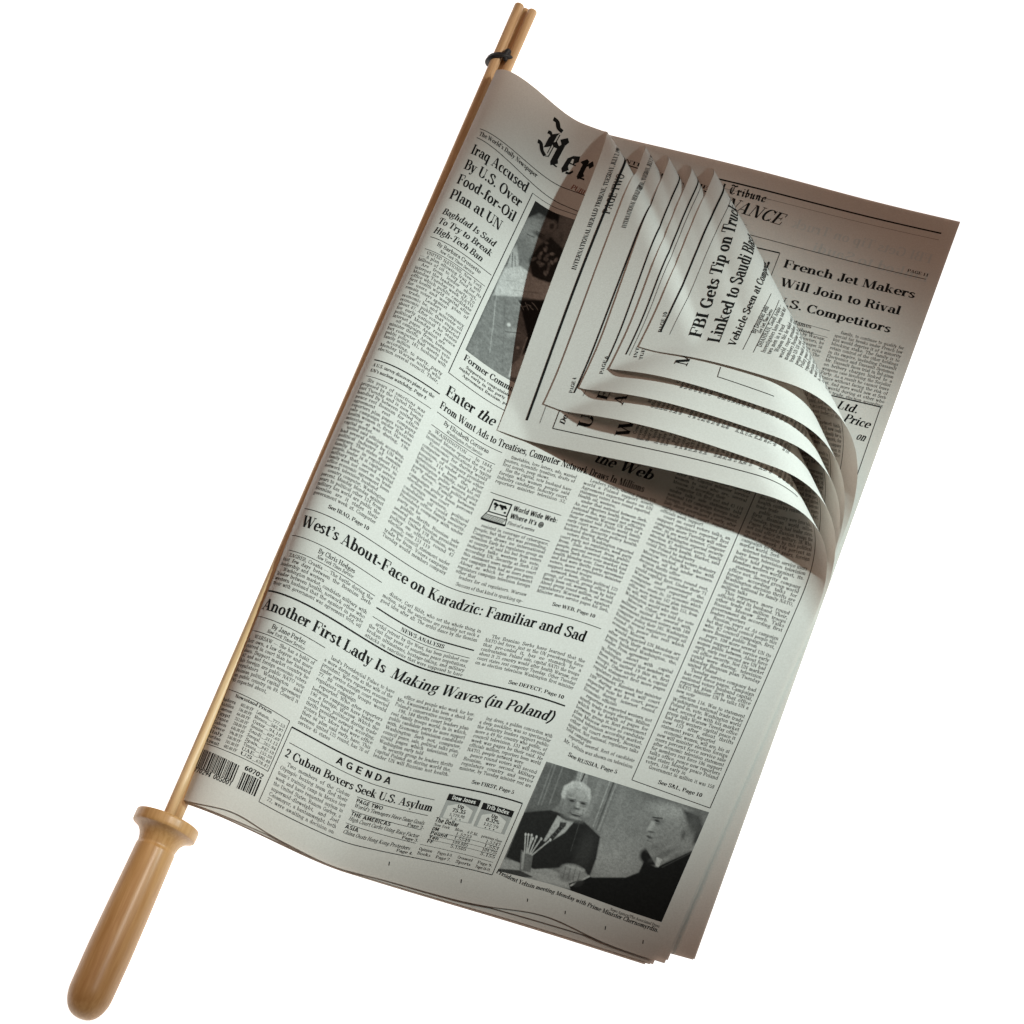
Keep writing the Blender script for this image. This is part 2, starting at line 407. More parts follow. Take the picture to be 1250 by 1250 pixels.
def serif(c, p):
    w, t = p.w, p.t; b = t; X = .47 - t; K = .70 - t; A_ = .73 - t
    V, H, A, C, O, F, P = p.V, p.H, p.A, p.C, p.O, p.F, p.P
    def st(x, y1, top=1, foot=1):          # stem with flag serif and foot
        V(x, 0, y1 + t)
        if top: H(x - w - .055, x, y1)
        if foot: F(x, b)
    if c == 'a': V(.345, .05, .34); A(.235, .34, .11, .12, 0, 150); O(.135, .345, .05); A(.215, .135, .125, .125, 60, 300); C(.345, .07, .375, .015, .42, .012, .455, .045); return .46
    if c == 'b': st(.13, A_, 1, 0); A(.27, .235, .145, .225, -160, 160); return .50
    if c == 'c': A(.235, .235, .15, .225, 55, 318); O(.325, .345, .052); return .41
    if c == 'd': V(.365, 0, .73); H(.25, .365, A_); H(.365, .365 + w + .05, b); A(.235, .235, .145, .225, 20, 340); return .50
    if c == 'e': A(.235, .235, .15, .225, 0, 320); H(.1, .385, .245); return .42
    if c == 'f': V(.17, 0, .58); A(.27, .58, .10, .14, 80, 180); O(.315, .655, .048); H(.05, .31, X); F(.17, b); return .32
    if c == 'g': A(.225, .315, .125, .14, 0, 360); C(.14, .20, .10, .13, .2, .09, .33, .07, .395, -.02, .33, -.15, .2, -.2, .07, -.14, .08, -.03, .2, .03, hx=w * .7); C(.32, .42, .37, .46, .43, .45); return .47
    if c == 'h': st(.13, A_); A(.27, .30, .125, .155, 5, 170); V(.395, 0, .33); F(.395, b); return .53
    if c == 'i': st(.135, X); O(.13, .62, .068); return .27
    if c == 'j': V(.15, -.06, .47); H(.04, .15, X); A(.06, -.08, .09, .11, 270, 360); O(.03, -.15, .045); O(.15, .62, .068); return .27
    if c == 'k': st(.13, A_); P(.20, .20, .36, .46, t); P(.42, 0, .24, .26, w * .95); H(.27, .46, X); H(.31, .52, b); return .52
    if c == 'l': st(.135, A_); return .27
    if c == 'm': st(.13, X); A(.25, .31, .11, .145, 5, 170); V(.36, 0, .33); F(.36, b); A(.48, .31, .11, .145, 5, 170); V(.59, 0, .33); F(.59, b); return .72
    if c == 'n': st(.13, X); A(.27, .30, .125, .155, 5, 170); V(.395, 0, .33); F(.395, b); return .53
    if c == 'o': A(.24, .235, .155, .225, 0, 360); return .48
    if c == 'p': V(.13, -.22, .47); H(.02, .13, X); F(.13, -.22 + t); A(.27, .235, .145, .225, -160, 160); return .50
    if c == 'q': V(.365, -.22, .47); F(.365, -.22 + t); A(.235, .235, .145, .225, 20, 340); return .50
    if c == 'r': st(.13, X); C(.16, .30, .21, .42, .29, .455, .33, .43); O(.335, .385, .055); return .39
    if c == 's': C(.305, .40, .20, .455, .09, .37, .14, .29, .26, .21, .305, .12, .20, .013, .075, .075, hx=w * .95, hy=t * 1.3); H(.30, .325, .38, .07); H(.055, .08, .09, .07); return .38
    if c == 't': V(.16, .10, .60); H(.04, .29, X); C(.16, .12, .19, .03, .25, .013, .31, .06); P(.05, .47, .14, .60, t); return .32
    if c == 'u': V(.12, .14, .47); H(.02, .12, X); A(.245, .145, .125, .135, 180, 350); V(.375, 0, .47); H(.27, .375, X); H(.375, .375 + w + .05, b); return .52
    if c == 'v': P(.22, 0, .09, .46, w); P(.24, .02, .35, .46, t); H(0, .2, X); H(.27, .44, X); return .44
    if c == 'w': P(.19, 0, .08, .46, w); P(.2, .02, .32, .46, t); P(.42, 0, .31, .46, w); P(.44, .02, .53, .46, t); H(0, .18, X); H(.25, .40, X); H(.46, .61, X); return .61
    if c == 'x': P(.35, 0, .12, .46, w); P(.08, 0, .36, .46, t); H(.02, .22, X); H(.28, .44, X); H(0, .18, b); H(.25, .46, b); return .46
    if c == 'y': P(.22, 0, .09, .46, w); C(.36, .46, .25, .05, .18, -.15, .08, -.2, hx=t * 1.3); O(.075, -.15, .05); H(0, .2, X); H(.27, .44, X); return .44
    if c == 'z': H(.04, .37, X); H(.04, .39, b); P(.09, 0, .33, .46, w); H(.03, .055, .4, .07); H(.365, .39, .08, .07); return .42
    if c == 'A': P(.49, 0, .31, .68, w); P(.09, 0, .29, .70, t); H(.16, .44, .22); H(0, .19, b); H(.36, .62, b); return .62
    if c == 'B': V(.15, 0, .7); H(.03, .32, K); H(.03, .34, b); H(.15, .32, .37); A(.30, .53, .15, .16, -90, 90); A(.32, .19, .165, .18, -90, 90); return .55
    if c == 'C': A(.32, .35, .22, .34, 40, 320); V(.51, .46, .70, t); V(.51, .02, .2, t); return .57
    if c == 'D': V(.15, 0, .7); H(.03, .32, K); H(.03, .32, b); A(.30, .35, .22, .335, -90, 90); return .60
    if c == 'E': V(.15, 0, .7); H(.03, .48, K); H(.03, .51, b); H(.15, .38, .36); V(.48, .5, .69, t * 1.2); V(.51, .01, .2, t * 1.2); V(.38, .27, .45, t); return .55
    if c == 'F': V(.15, 0, .7); H(.03, .49, K); H(.03, .29, b); H(.15, .37, .36); V(.49, .48, .69, t * 1.2); V(.37, .27, .45, t); return .52
    if c == 'G': A(.32, .35, .22, .34, 40, 330); V(.50, .02, .32); H(.40, .61, .32); V(.50, .47, .70, t); return .62
    if c == 'H': V(.15, 0, .7); V(.51, 0, .7); F(.15, b); F(.51, b); F(.15, K); F(.51, K); H(.15, .51, .36); return .66
    if c == 'I': V(.16, 0, .7); F(.16, b); F(.16, K); return .32
    if c == 'J': V(.30, .1, .7); F(.30, K); A(.19, .12, .11, .13, 200, 360); O(.105, .14, .06); return .43
    if c == 'K': V(.15, 0, .7); F(.15, b); F(.15, K); P(.22, .28, .48, .69, t); P(.50, 0, .28, .40, w); H(.38, .58, K); H(.38, .63, b); return .63
    if c == 'L': V(.15, 0, .7); F(.15, K); H(.03, .48, b); V(.48, .01, .24, t * 1.2); return .52
    if c == 'M': V(.13, 0, .7, t); P(.38, 0, .17, .7, w); P(.39, .02, .62, .7, t); V(.65, 0, .7); H(.03, .17, K); H(.60, .77, K); H(.03, .23, b); F(.65, b); return .79
    if c == 'N': V(.12, 0, .7, t); P(.50, 0, .16, .7, w); V(.53, 0, .7, t); H(.02, .2, K); H(.43, .63, K); H(.02, .22, b); return .64
    if c == 'O': A(.32, .35, .23, .34, 0, 360); return .64
    if c == 'P': V(.15, 0, .7); H(.03, .32, K); H(.03, .28, b); H(.15, .32, .32); A(.31, .505, .165, .18, -90, 90); return .54
    if c == 'Q': A(.32, .35, .23, .34, 0, 360); C(.28, .06, .38, -.06, .50, -.12, hx=w * .7); return .64
    if c == 'R': V(.15, 0, .7); H(.03, .32, K); H(.03, .28, b); H(.15, .32, .36); A(.31, .525, .155, .16, -90, 90); P(.50, 0, .36, .36, w); H(.44, .60, b); return .60
    if c == 'S': C(.40, .56, .34, .67, .24, .685, .10, .60, .12, .47, .25, .385, .38, .30, .43, .17, .32, .03, .22, .012, .12, .07, .08, .17, hx=w, hy=t * 1.4); V(.415, .47, .70, t); V(.065, 0, .22, t); return .50
    if c == 'T': V(.28, 0, .7); H(.03, .53, K); F(.28, b); V(.03, .47, .69, t * 1.2); V(.53, .47, .69, t * 1.2); return .56
    if c == 'U': V(.14, .2, .7); A(.32, .21, .18, .2, 180, 360, hx=w * .9); V(.50, .2, .7, t); F(.14, K); H(.42, .58, K); return .60
    if c == 'V': P(.32, 0, .13, .7, w); P(.34, .02, .50, .7, t); H(0, .25, K); H(.42, .59, K); return .59
    if c == 'W': P(.27, 0, .11, .7, w); P(.29, .02, .45, .7, t); P(.60, 0, .43, .7, w); P(.62, .02, .78, .7, t); H(0, .23, K); H(.33, .53, K); H(.69, .87, K); return .87
    if c == 'X': P(.48, 0, .15, .7, w); P(.1, 0, .48, .7, t); H(.03, .27, K); H(.4, .57, K); H(.02, .2, b); H(.36, .6, b); return .6
    if c == 'Y': P(.29, .28, .12, .7, w); V(.29, 0, .32); P(.31, .3, .47, .7, t); H(0, .24, K); H(.4, .56, K); F(.29, b); return .56
    if c == 'Z': H(.05, .48, K); H(.04, .5, b); P(.12, 0, .42, .7, w); V(.05, .5, .69, t); V(.5, .01, .2, t); return .54
    if c == '0': A(.23, .34, .145, .33, 0, 360); return .46
    if c == '1': V(.23, 0, .68); F(.23, b); H(.1, .23, .62); return .46
    if c == '2': A(.22, .50, .14, .17, -10, 160); C(.36, .48, .29, .28, .1, .06, hx=w * .7); H(.08, .38, .04, w * .7); O(.12, .53, .05); return .46
    if c == '3': A(.2, .52, .14, .15, -80, 150); A(.2, .19, .16, .18, -150, 85); O(.1, .55, .045); O(.08, .14, .045); return .46
    if c == '4': V(.3, 0, .68); H(.04, .43, .2); P(.06, .2, .28, .67, t); F(.3, b); return .46
    if c == '5': V(.11, .36, .67, t); H(.11, .37, .64, w * .6); A(.2, .21, .16, .2, -150, 120); O(.08, .14, .045); return .46
    if c == '6': A(.23, .2, .14, .19, 0, 360); C(.36, .64, .2, .56, .09, .36, .09, .2); return .46
    if c == '7': H(.06, .4, .64, w * .6); P(.18, 0, .39, .66, w * .8); V(.06, .48, .68, t); return .46
    if c == '8': A(.23, .18, .145, .17, 0, 360); A(.23, .51, .12, .15, 0, 360); return .46
    if c == '9': A(.23, .47, .14, .19, 0, 360); C(.37, .46, .36, .26, .26, .08, .1, .02); return .46
    if c == '.': O(.12, .065, .068); return .24
    if c == ',': O(.12, .065, .068); C(.165, .05, .16, -.06, .07, -.15, hx=t * 1.2); return .24
    if c == ':': O(.13, .065, .068); O(.13, .39, .068); return .26
    if c in '\u2019\'': O(.12, .63, .068); C(.165, .62, .16, .51, .07, .43, hx=t * 1.2); return .22
    if c in '\u201c\u201d"': O(.1, .62, .05); O(.24, .62, .05); C(.13, .62, .08, .48, hx=t); C(.27, .62, .22, .48, hx=t); return .34
    if c == '-': H(.05, .27, .225, w * .75); return .32
    if c == '\u2014': H(0, .9, .22, w * .4); return .9
    if c == '(': C(.26, .76, .12, .5, .1, .3, .12, .1, .26, -.17, hx=w * .85); return .28
    if c == ')': C(.03, .76, .17, .5, .19, .3, .17, .1, .03, -.17, hx=w * .85); return .28
    if c == '&': A(.25, .54, .1, .14, 0, 360); P(.55, 0, .2, .46, w); A(.25, .19, .17, .18, 100, 330, hx=w * .7); P(.4, .08, .56, .36, t); return .66
    if c == '$': serif('S', p); V(.26, -.08, .78, t); return .5
    if c == '%': A(.15, .52, .09, .14, 0, 360, hx=w * .6); A(.5, .17, .09, .14, 0, 360, hx=w * .6); P(.14, 0, .5, .68, t); return .65
    if c == '/': P(.05, -.1, .3, .72, t * 1.3); return .34
    return .26

SANS = {}
def sans(c, p):
    w = p.w * .86
    V, H, A, P, O = p.V, p.H, p.A, p.P, p.O
    k = dict(hx=w, hy=w * .82); h = w * .82
    def a_(cx, cy, rx, ry, a0, a1): A(cx, cy, rx, ry, a0, a1, **k)
    K = .70 - h; X = .50 - h
    if c == 'A': P(.08, 0, .29, .7, w); P(.52, 0, .31, .7, w); H(.15, .45, .2, h); return .62
    if c == 'B': V(.13, 0, .7, w); H(.13, .3, K, h); H(.13, .3, h, h); H(.13, .3, .36, h); a_(.3, .52, .13, .12, -90, 90); a_(.3, .21, .15, .14, -90, 90); return .54
    if c == 'C': a_(.32, .35, .22, .29, 45, 315); return .58
    if c == 'D': V(.13, 0, .7, w); H(.13, .28, K, h); H(.13, .28, h, h); a_(.27, .35, .22, .29, -90, 90); return .58
    if c == 'E': V(.13, 0, .7, w); H(.13, .46, K, h); H(.13, .46, h, h); H(.13, .43, .35, h); return .52
    if c == 'F': V(.13, 0, .7, w); H(.13, .46, K, h); H(.13, .42, .35, h); return .49
    if c == 'G': a_(.32, .35, .22, .29, 45, 330); V(.5, .04, .34, w); H(.34, .5, .33, h); return .62
    if c == 'H': V(.13, 0, .7, w); V(.49, 0, .7, w); H(.13, .49, .36, h); return .62
    if c == 'I': V(.13, 0, .7, w); return .27
    if c == 'J': V(.3, .2, .7, w); a_(.18, .2, .12, .14, 190, 360); return .42
    if c == 'K': V(.13, 0, .7, w); P(.2, .3, .46, .7, w); P(.5, 0, .28, .4, w); return .58
    if c == 'L': V(.13, 0, .7, w); H(.13, .45, h, h); return .48
    if c == 'M': V(.13, 0, .7, w); V(.6, 0, .7, w); P(.36, .12, .17, .7, w); P(.37, .12, .56, .7, w); return .73
    if c == 'N': V(.13, 0, .7, w); V(.5, 0, .7, w); P(.47, 0, .16, .7, w); return .63
    if c == 'O': a_(.33, .35, .24, .29, 0, 360); return .66
    if c == 'P': V(.13, 0, .7, w); H(.13, .3, K, h); H(.13, .3, .32, h); a_(.3, .48, .15, .16, -90, 90); return .52
    if c == 'R': V(.13, 0, .7, w); H(.13, .3, K, h); H(.13, .3, .34, h); a_(.3, .49, .15, .15, -90, 90); P(.48, 0, .33, .34, w); return .56
    if c == 'S': p.C(.42, .58, .26, .645, .12, .55, .2, .41, .34, .34, .43, .2, .26, .055, .08, .15, **k); return .52
    if c == 'T': V(.27, 0, .7, w); H(.03, .51, K, h); return .54
    if c == 'U': V(.13, .22, .7, w); V(.47, .22, .7, w); a_(.3, .22, .17, .17, 180, 360); return .6
    if c == 'V': P(.29, 0, .09, .7, w); P(.3, 0, .5, .7, w); return .58
    if c == 'W': P(.22, 0, .08, .7, w); P(.24, 0, .4, .7, w); P(.57, 0, .42, .7, w); P(.59, 0, .75, .7, w); return .82
    if c == 'Y': P(.28, .3, .08, .7, w); P(.28, .3, .48, .7, w); V(.28, 0, .34, w); return .55
    if c in 'bdpqo':
        a_(.27, .25, .15, .2, 0, 360)
        if c == 'b': V(.12, 0, .72, w)
        if c == 'd': V(.42, 0, .72, w)
        if c == 'p': V(.12, -.2, .5, w)
        if c == 'q': V(.42, -.2, .5, w)
        return .54
    if c == 'a': a_(.24, .16, .13, .12, 0, 360); V(.4, 0, .34, w); a_(.26, .33, .14, .12, 0, 150); return .51
    if c == 'c': a_(.26, .25, .15, .2, 45, 315); return .45
    if c == 'e': a_(.26, .25, .15, .2, 0, 315); H(.12, .4, .25, h * .8); return .50
    if c in 'hnr':
        V(.12, 0, .72 if c == 'h' else .5, w)
        if c == 'r': a_(.25, .3, .13, .14, 60, 170); return .36
        a_(.26, .3, .14, .14, 0, 180); V(.4, 0, .3, w); return .52
    if c in 'il': V(.12, 0, .72 if c == 'l' else .5, w); (O(.12, .64, .08) if c == 'i' else None); return .25
    if c == 'k': V(.12, 0, .72, w); P(.18, .2, .36, .5, w); P(.4, 0, .24, .28, w); return .48
    if c == 't': V(.16, .08, .64, w); H(.03, .3, X, h); H(.16, .3, h, h); return .33
    if c == 's': p.C(.34, .4, .22, .45, .11, .37, .2, .27, .33, .17, .22, .05, .06, .11, **k); return .42
    if c == 'u': V(.12, .2, .5, w); V(.4, 0, .5, w); a_(.26, .2, .14, .15, 180, 360); return .52
    if c == 'w': P(.18, 0, .07, .5, w); P(.2, 0, .31, .5, w); P(.44, 0, .33, .5, w); P(.46, 0, .57, .5, w); return .63
    if c == 'x': P(.08, 0, .38, .5, w); P(.38, 0, .08, .5, w); return .46
    if c == 'y': P(.22, 0, .07, .5, w); P(.14, -.2, .38, .5, w); return .45
    if c == '@': a_(.4, .28, .32, .34, -60, 300); a_(.4, .28, .13, .15, 0, 360); return .84
    if c == '1': V(.26, 0, .7, w); P(.1, .5, .24, .68, w * .6); return .48
    if c == '0': a_(.25, .35, .16, .29, 0, 360); return .5
    return serif(c, p)

def black(c, p):
    """broad-nib blackletter"""
    def S(*pts, L=.115, ang=40, e=.012):
        P_ = np.array(pts, float).reshape(-1, 2); out = [P_[0]]
        for a, b in zip(P_[:-1], P_[1:]):
            n = max(1, p.sub(np.linalg.norm(b - a))); out += [a + (b - a) * (j + 1) / n for j in range(n)]
        Q = np.array(out); d = np.array([math.cos(math.radians(ang)), math.sin(math.radians(ang))]) * L
        for q0, q1 in zip(Q[:-1], Q[1:]):
            if abs(np.cross(q1 - q0, d)) < 1e-5 * L: continue
            p.strip([q0 - d, q1 - d], [q0 + d, q1 + d])
    def dia(x, y, r=.1): p.strip([(x - r, y), (x, y - r)], [(x, y + r), (x + r, y)])
    if c == 'H':
        p.C(.02, .96, .16, .96, .27, .86, .42, .84, hx=.075, hy=.05)
        S(.29, .70, .25, .58, .25, .30, .17, .22); p.C(.06, .60, .14, .62, .22, .57, hx=.02, hy=.045)
        p.C(-.06, .24, .04, .25, .16, .13, .30, .07, hx=.06, hy=.045); V = p.V
        V(.40, .10, .74, .014); V(.33, .16, .70, .012); p.P(.30, .06, .40, .12, .02)
        S(.56, .72, .66, .64, .60, .52, .60, .12, .66, .04); S(.36, .50, .46, .44, .56, .46, L=.08); p.H(.62, .76, .03, .02)
        return .84
    if c == 'e': S(.17, .42, .14, .12, .22, .04, L=.1); S(.2, .42, .36, .46, .40, .32, L=.09); p.H(.14, .44, .27, .016); p.C(.24, .02, .36, .04, .44, .12, hx=.03, hy=.03); return .50
    if c == 'r': S(.10, .46, .20, .42, .20, .10, .27, .04, L=.1); dia(.38, .42, .105); p.C(.22, .34, .36, .42, hx=.03, hy=.02); p.H(.2, .4, .03, .02); return .50
    if c == 'a': S(.34, .44, .34, .12, .42, .05, L=.1); S(.16, .38, .14, .12, .22, .05, L=.09); p.C(.12, .40, .24, .48, .34, .44, hx=.04, hy=.04); return .52
    if c == 'l': S(.16, .78, .16, .12, .24, .04, L=.1); return .32
    if c == 'd': S(.14, .4, .14, .12, .24, .04, L=.1); S(.12, .7, .36, .4, .34, .1, .22, .04, L=.09); return .50
    if c == 'T': p.C(.04, .72, .2, .80, .4, .72, .62, .80, hx=.06, hy=.065); S(.16, .62, .10, .46, .14, .16, .26, .05, L=.085); S(.36, .66, .34, .3, .30, .12, L=.06); p.C(.22, .04, .4, .02, .56, .16, hx=.04, hy=.035); p.V(.24, .2, .6, .012); return .66
    if c == 'i': S(.08, .46, .16, .42, .16, .10, .23, .04, L=.095); dia(.17, .66, .07); return .31
    if c == 'b': S(.15, .74, .15, .10, .25, .04, L=.095); S(.24, .44, .36, .38, .36, .12, .26, .04, L=.085); return .48
    if c == 'u': S(.08, .46, .15, .42, .15, .10, .23, .04, L=.095); S(.34, .46, .36, .42, .36, .10, .44, .04, L=.095); return .53
    if c == 'n': S(.08, .46, .15, .42, .15, .06, L=.095); S(.26, .48, .36, .40, .36, .10, .44, .04, L=.095); return .53
    if c == 't': S(.15, .60, .15, .10, .24, .04, L=.095); p.H(.04, .32, .44, .03); return .35
    if c == 'h': S(.15, .74, .15, .06, L=.095); S(.26, .48, .36, .38, .34, .04, .28, -.1, L=.09); return .50
    return .26

STY = {'bold': (serif, .072, .020), 'book': (serif, .056, .024), 'body': (serif, .049, .026), 'light': (serif, .062, .018), 'sans': (sans, .085, .03), 'black': (black, .06, .02)}
_gc = {}
def glyph(c, style, lod):
    key = (c, style, lod)
    if key not in _gc:
        fn, w, t = STY[style]
        p = Pen(w, t, (1.0, 3.0, 8.0)[lod]); p.arc = (10, 20, 36)[lod]
        adv = fn(c, p) if c != ' ' else (.22 if style != 'sans' else .26)
        V, F, n = [], [], 0
        for A_, B_ in p.s:
            m = len(A_); V += [A_, B_]; i = np.arange(m - 1)
            F.append(np.stack([n + i, n + i + 1, n + m + i + 1, n + m + i], 1)); n += 2 * m
        _gc[key] = (np.concatenate(V) if V else np.zeros((0, 2)), np.concatenate(F) if F else np.zeros((0, 4), int), adv)
    return _gc[key]
def text_width(s, style, track=0): return sum(glyph(c, style, 0)[2] + track for c in s) - track


# ------------------------------------------------------------------ print: every mark lies in page units (u across, v down) and is laid on the sheet's surface
class Ink:
    def __init__(s, S, side=1, warp=None):
        s.S, s.side, s.warp = S, side, warp; s.V, s.F, s.n = [], [], 0
    def add(s, V, F):
        if len(V): s.V.append(V); s.F.append(F + s.n); s.n += len(V)
    def text(s, t, p0, p1, em, style='bold', lod=1, shear=0.0, fit=True, track=0.0, align='l', black_ok=None):
        """baseline from p0 to p1 (page units); letters are em high and their width is fitted to the baseline (fit) or natural"""
        p0 = np.array(p0, float); p1 = np.array(p1, float); L = np.linalg.norm(p1 - p0)
        em = em * {'bold': .84, 'light': .90, 'book': .92}.get(style, 1.0)
        e = (p1 - p0) / L; up = np.array([e[1], -e[0]]) * s.side
        w = text_width(t, style, track); sx = L / w if fit else em
        if not fit:
            free = L - w * em
            p0 = p0 + e * (free / 2 if align == 'c' else free if align == 'r' else 0)
        x = 0.0; VV, FF, n = [], [], 0
        for c in t:
            V, F, adv = glyph(c, style, lod)
            if len(V):
                G = np.stack([V[:, 0] + x + shear * V[:, 1] * em / sx, V[:, 1]], 1)
                VV.append(p0 + G[:, :1] * sx * e + G[:, 1:] * em * up); FF.append(F + n); n += len(V)
            x += adv + track
        if VV: s.add(np.concatenate(VV), np.concatenate(FF))
        return s
    def line(s, p0, p1, w, step=5.0):
        p0 = np.array(p0, float); p1 = np.array(p1, float); L = np.linalg.norm(p1 - p0)
        n = np.array([-(p1 - p0)[1], (p1 - p0)[0]]) / L * w / 2
        m = max(2, int(L / step) + 1); k = np.linspace(0, 1, m)[:, None]; c = p0 + (p1 - p0) * k
        i = np.arange(m - 1)
        s.add(np.concatenate([c - n, c + n]), np.stack([i, i + 1, m + i + 1, m + i], 1)); return s
    def quad(s, a, b, c, d, step=5.0):
        a, b, c, d = (np.array(p, float) for p in (a, b, c, d))
        nu = max(2, int(max(np.linalg.norm(b - a), np.linalg.norm(c - d)) / step) + 1); nv = max(2, int(max(np.linalg.norm(d - a), np.linalg.norm(c - b)) / step) + 1)
        x, y = np.meshgrid(np.linspace(0, 1, nu), np.linspace(0, 1, nv)); x = x.ravel()[:, None]; y = y.ravel()[:, None]
        s.add((a * (1 - x) + b * x) * (1 - y) + (d * (1 - x) + c * x) * y, grid_faces(nu, nv)); return s
    def rect(s, u0, v0, u1, v1): return s.quad((u0, v0), (u1, v0), (u1, v1), (u0, v1))
    def dot(s, u, v, r):
        a = np.linspace(0, math.pi, 6)
        s.add(np.concatenate([np.stack([u + r * np.cos(a), v + r * np.sin(a)], 1), np.stack([u + r * np.cos(a), v - r * np.sin(a)], 1)]), np.stack([np.arange(5), np.arange(1, 6), 7 + np.arange(5), 6 + np.arange(5)], 1)); return s
    def put(s, name, page, mat=None, lift=0.22, label=None):
        if not s.V: return None
        V = np.concatenate(s.V); F = np.concatenate(s.F)
        u, v = V[:, 0], V[:, 1]
        if s.warp is not None: v = v + s.warp(u, v)
        ok = (u > .5) & (u < UW - .5) & (v > .5) & (v < VH - .5)
        F = F[ok[F].all(1)]
        if not len(F): return None
        P = s.S(u, v); n = s.S.normal(u, v)
        P = P + n * (lift if s.side > 0 else -(lift + .25))
        o = link_mesh(name, P, F, mat or M_INK, page, smooth=True)
        if label: o['label'] = label
        return o

WORDS = """the of to and in a that for was on with said he as by at from an be it has not who their have which but were would this his will had its are new more been
government officials president after under between could percent company market first years people against other about group Monday Tuesday country leaders week agreement million talks during political
economic support foreign minister security policy decision reported statement members public national council united states according party early several trade military election western oil sale plan
court industry regulators thrifts capital assets computer network internet users service pages world women husband office family office voters peace force troops Bosnian Serb leader UN NATO Washington Moscow Warsaw
Poland Russian television campaign vote round second candidate health rest remain expected told reporters""".split()
def words_stream(seed):
    r = random.Random(seed); k = 0; cap = True
    while True:
        w = r.choice(WORDS)
        if r.random() < .03: w = str(r.randint(10, 199))
        if cap: w = w[0].upper() + w[1:]; cap = False
        k += 1
        if k > 7 and r.random() < .13: w += '.'; cap = True; k = 0
        elif r.random() < .09: w += ','
        yield w
def body(I, u0, u1, v0, v1, em=6.5, pitch=6.2, seed=1, style='body', direction=1, lead=None, slope=0.0):
    """a justified text column; direction 1 reads along +u, -1 along -u (the back of a sheet)"""
    st = words_stream(seed); r = random.Random(seed + 99); Wd = abs(u1 - u0); v = v0; para = True; left = r.randint(4, 9); buf = []; led = list((lead or '').split())
    while v <= v1:
        ind = 6.0 if para else 0.0; para = False
        line = []; w = 0.0; lead_on = bool(led); room = Wd - ind
        while True:
            wd = buf.pop(0) if buf else led.pop(0) if led else next(st)
            ww = text_width(wd, style) * em * .90
            if line and w + ww + 1.5 * len(line) > room * 1.035: buf.insert(0, wd); break
            line.append((wd, ww)); w += ww
            if lead_on and not led: break
        ended = lead_on and not led and not buf
        if not lead_on: left -= 1
        last = ended or left <= 0
        k = 1.0
        if last: para = True; left = r.randint(4, 10); gap = 2.0; line = line if ended else line[:max(2, int(len(line) * r.uniform(.4, 1)))]
        else:
            k = min(1.10, max(.93, (room - 2.0 * (len(line) - 1)) / w)); gap = (room - w * k) / max(1, len(line) - 1)
            if gap > 12: gap = 2.2
        x = ind
        for wd, ww in line:
            a = u0 + direction * x; b = a + direction * ww * k
            I.text(wd, (a, v + slope * x), (b, v + slope * (x + ww * k)), em, style, 0); x += ww * k + gap
        v += pitch
    return I

# ---- front page
FP, S0 = PAGE[0], SHEETS[0]
def warp0(u, v):
    return -11.0 * np.exp(-((u - 345) / 95.0) ** 2) * smooth((v - 430) / 260.0) * (1 - smooth((v - 940) / 90) * .3) * np.where(u > 368, np.maximum(0, 1 - (u - 368) / 40.0), 1)
def ink(): return Ink(S0, 1, warp0)
def rule(p0, p1, w=0.8): ink().line(p0, p1, w).put('ruled_line', FP)
def col(u0, u1, v0, v1, seed, **k): body(ink(), u0, u1, v0, v1, seed=seed, **k).put('text_column', FP, M_INK2)
def head(*lines, name='headline', mat=None, **k):
    I = ink()
    for t, u0, u1, v, em in lines: I.text(t, (u0, v), (u1, v), em, **k)
    return I.put(name, FP, mat)
# masthead
I = ink(); a = S0.inv(653, 184); b = S0.inv(716, 222)
I.text('Her', a, b, 60, 'black', 2).text('ald', b + (b - a) * .03, b + (b - a) * 1.0, 60, 'black', 2); I.put('masthead', FP)
rule((13, 97), (330, 101), 1.0); I = ink().line((14, 111), (144, 124), 1.0).line((144, 124), (330, 124), 1.0); I.put('ruled_line', FP)
head(('The World\u2019s Daily Newspaper', 15, 88, 107, 11), name='motto')
I = ink(); a = S0.inv(696, 230); b = S0.inv(714, 239); I.text('PUBL', a, b, 12, 'bold'); I.put('masthead_note', FP, M_RED)
rule((150, 131), (330, 131), .8)
# lead story
head(('Iraq Accused', 14.5, 85, 136.5, 26), ('By U.S. Over', 14.5, 85.5, 161, 26), ('Food-for-Oil', 14, 86, 185, 26), ('Plan at UN', 13.5, 77, 209.5, 26), lod=2)
head(('Baghdad Is Said', 13.5, 79, 234.5, 16), ('To Try to Break', 13.5, 80, 249.5, 16), ('High-Tech Ban', 13.5, 74, 264.5, 16), name='subheading', shear=.16)
rule((13, 271.5), (89, 271), .9); rule((13, 290.5), (88, 290.5), .7)
I = ink().text('By Barbara Crossette', (24, 280.5), (78, 280.5), 9, 'book').text('New York Times Service', (30, 287.5), (72, 287.5), 6.2, 'body', 1, .15); I.put('byline', FP)
col(11, 86, 297, 447, 1, lead='UNITED NATIONS, New York \u2014 A plan allowing Iraq to sell billions of oil to buy food for its')
rule((12, 460), (92, 456), 1.6); rule((11, 484), (90, 480), .7)
I = ink().text('A U.S. survey discovers plans for the', (13, 469), (88, 466), 7.6, 'bold', 1, .1).text('UN\u2019s nuclear watchdog. Page 4.', (13, 477), (82, 474), 7.6, 'bold', 1, .1); I.put('summary_note', FP)
col(9, 86, 491, 655, 2, lead='Six years of sanctions was proposed by the United Nations last Tuesday and is now being handled')
head(('See IRAQ, Page 10', 32, 82, 663.5, 8.2), name='page_reference', style='bold')
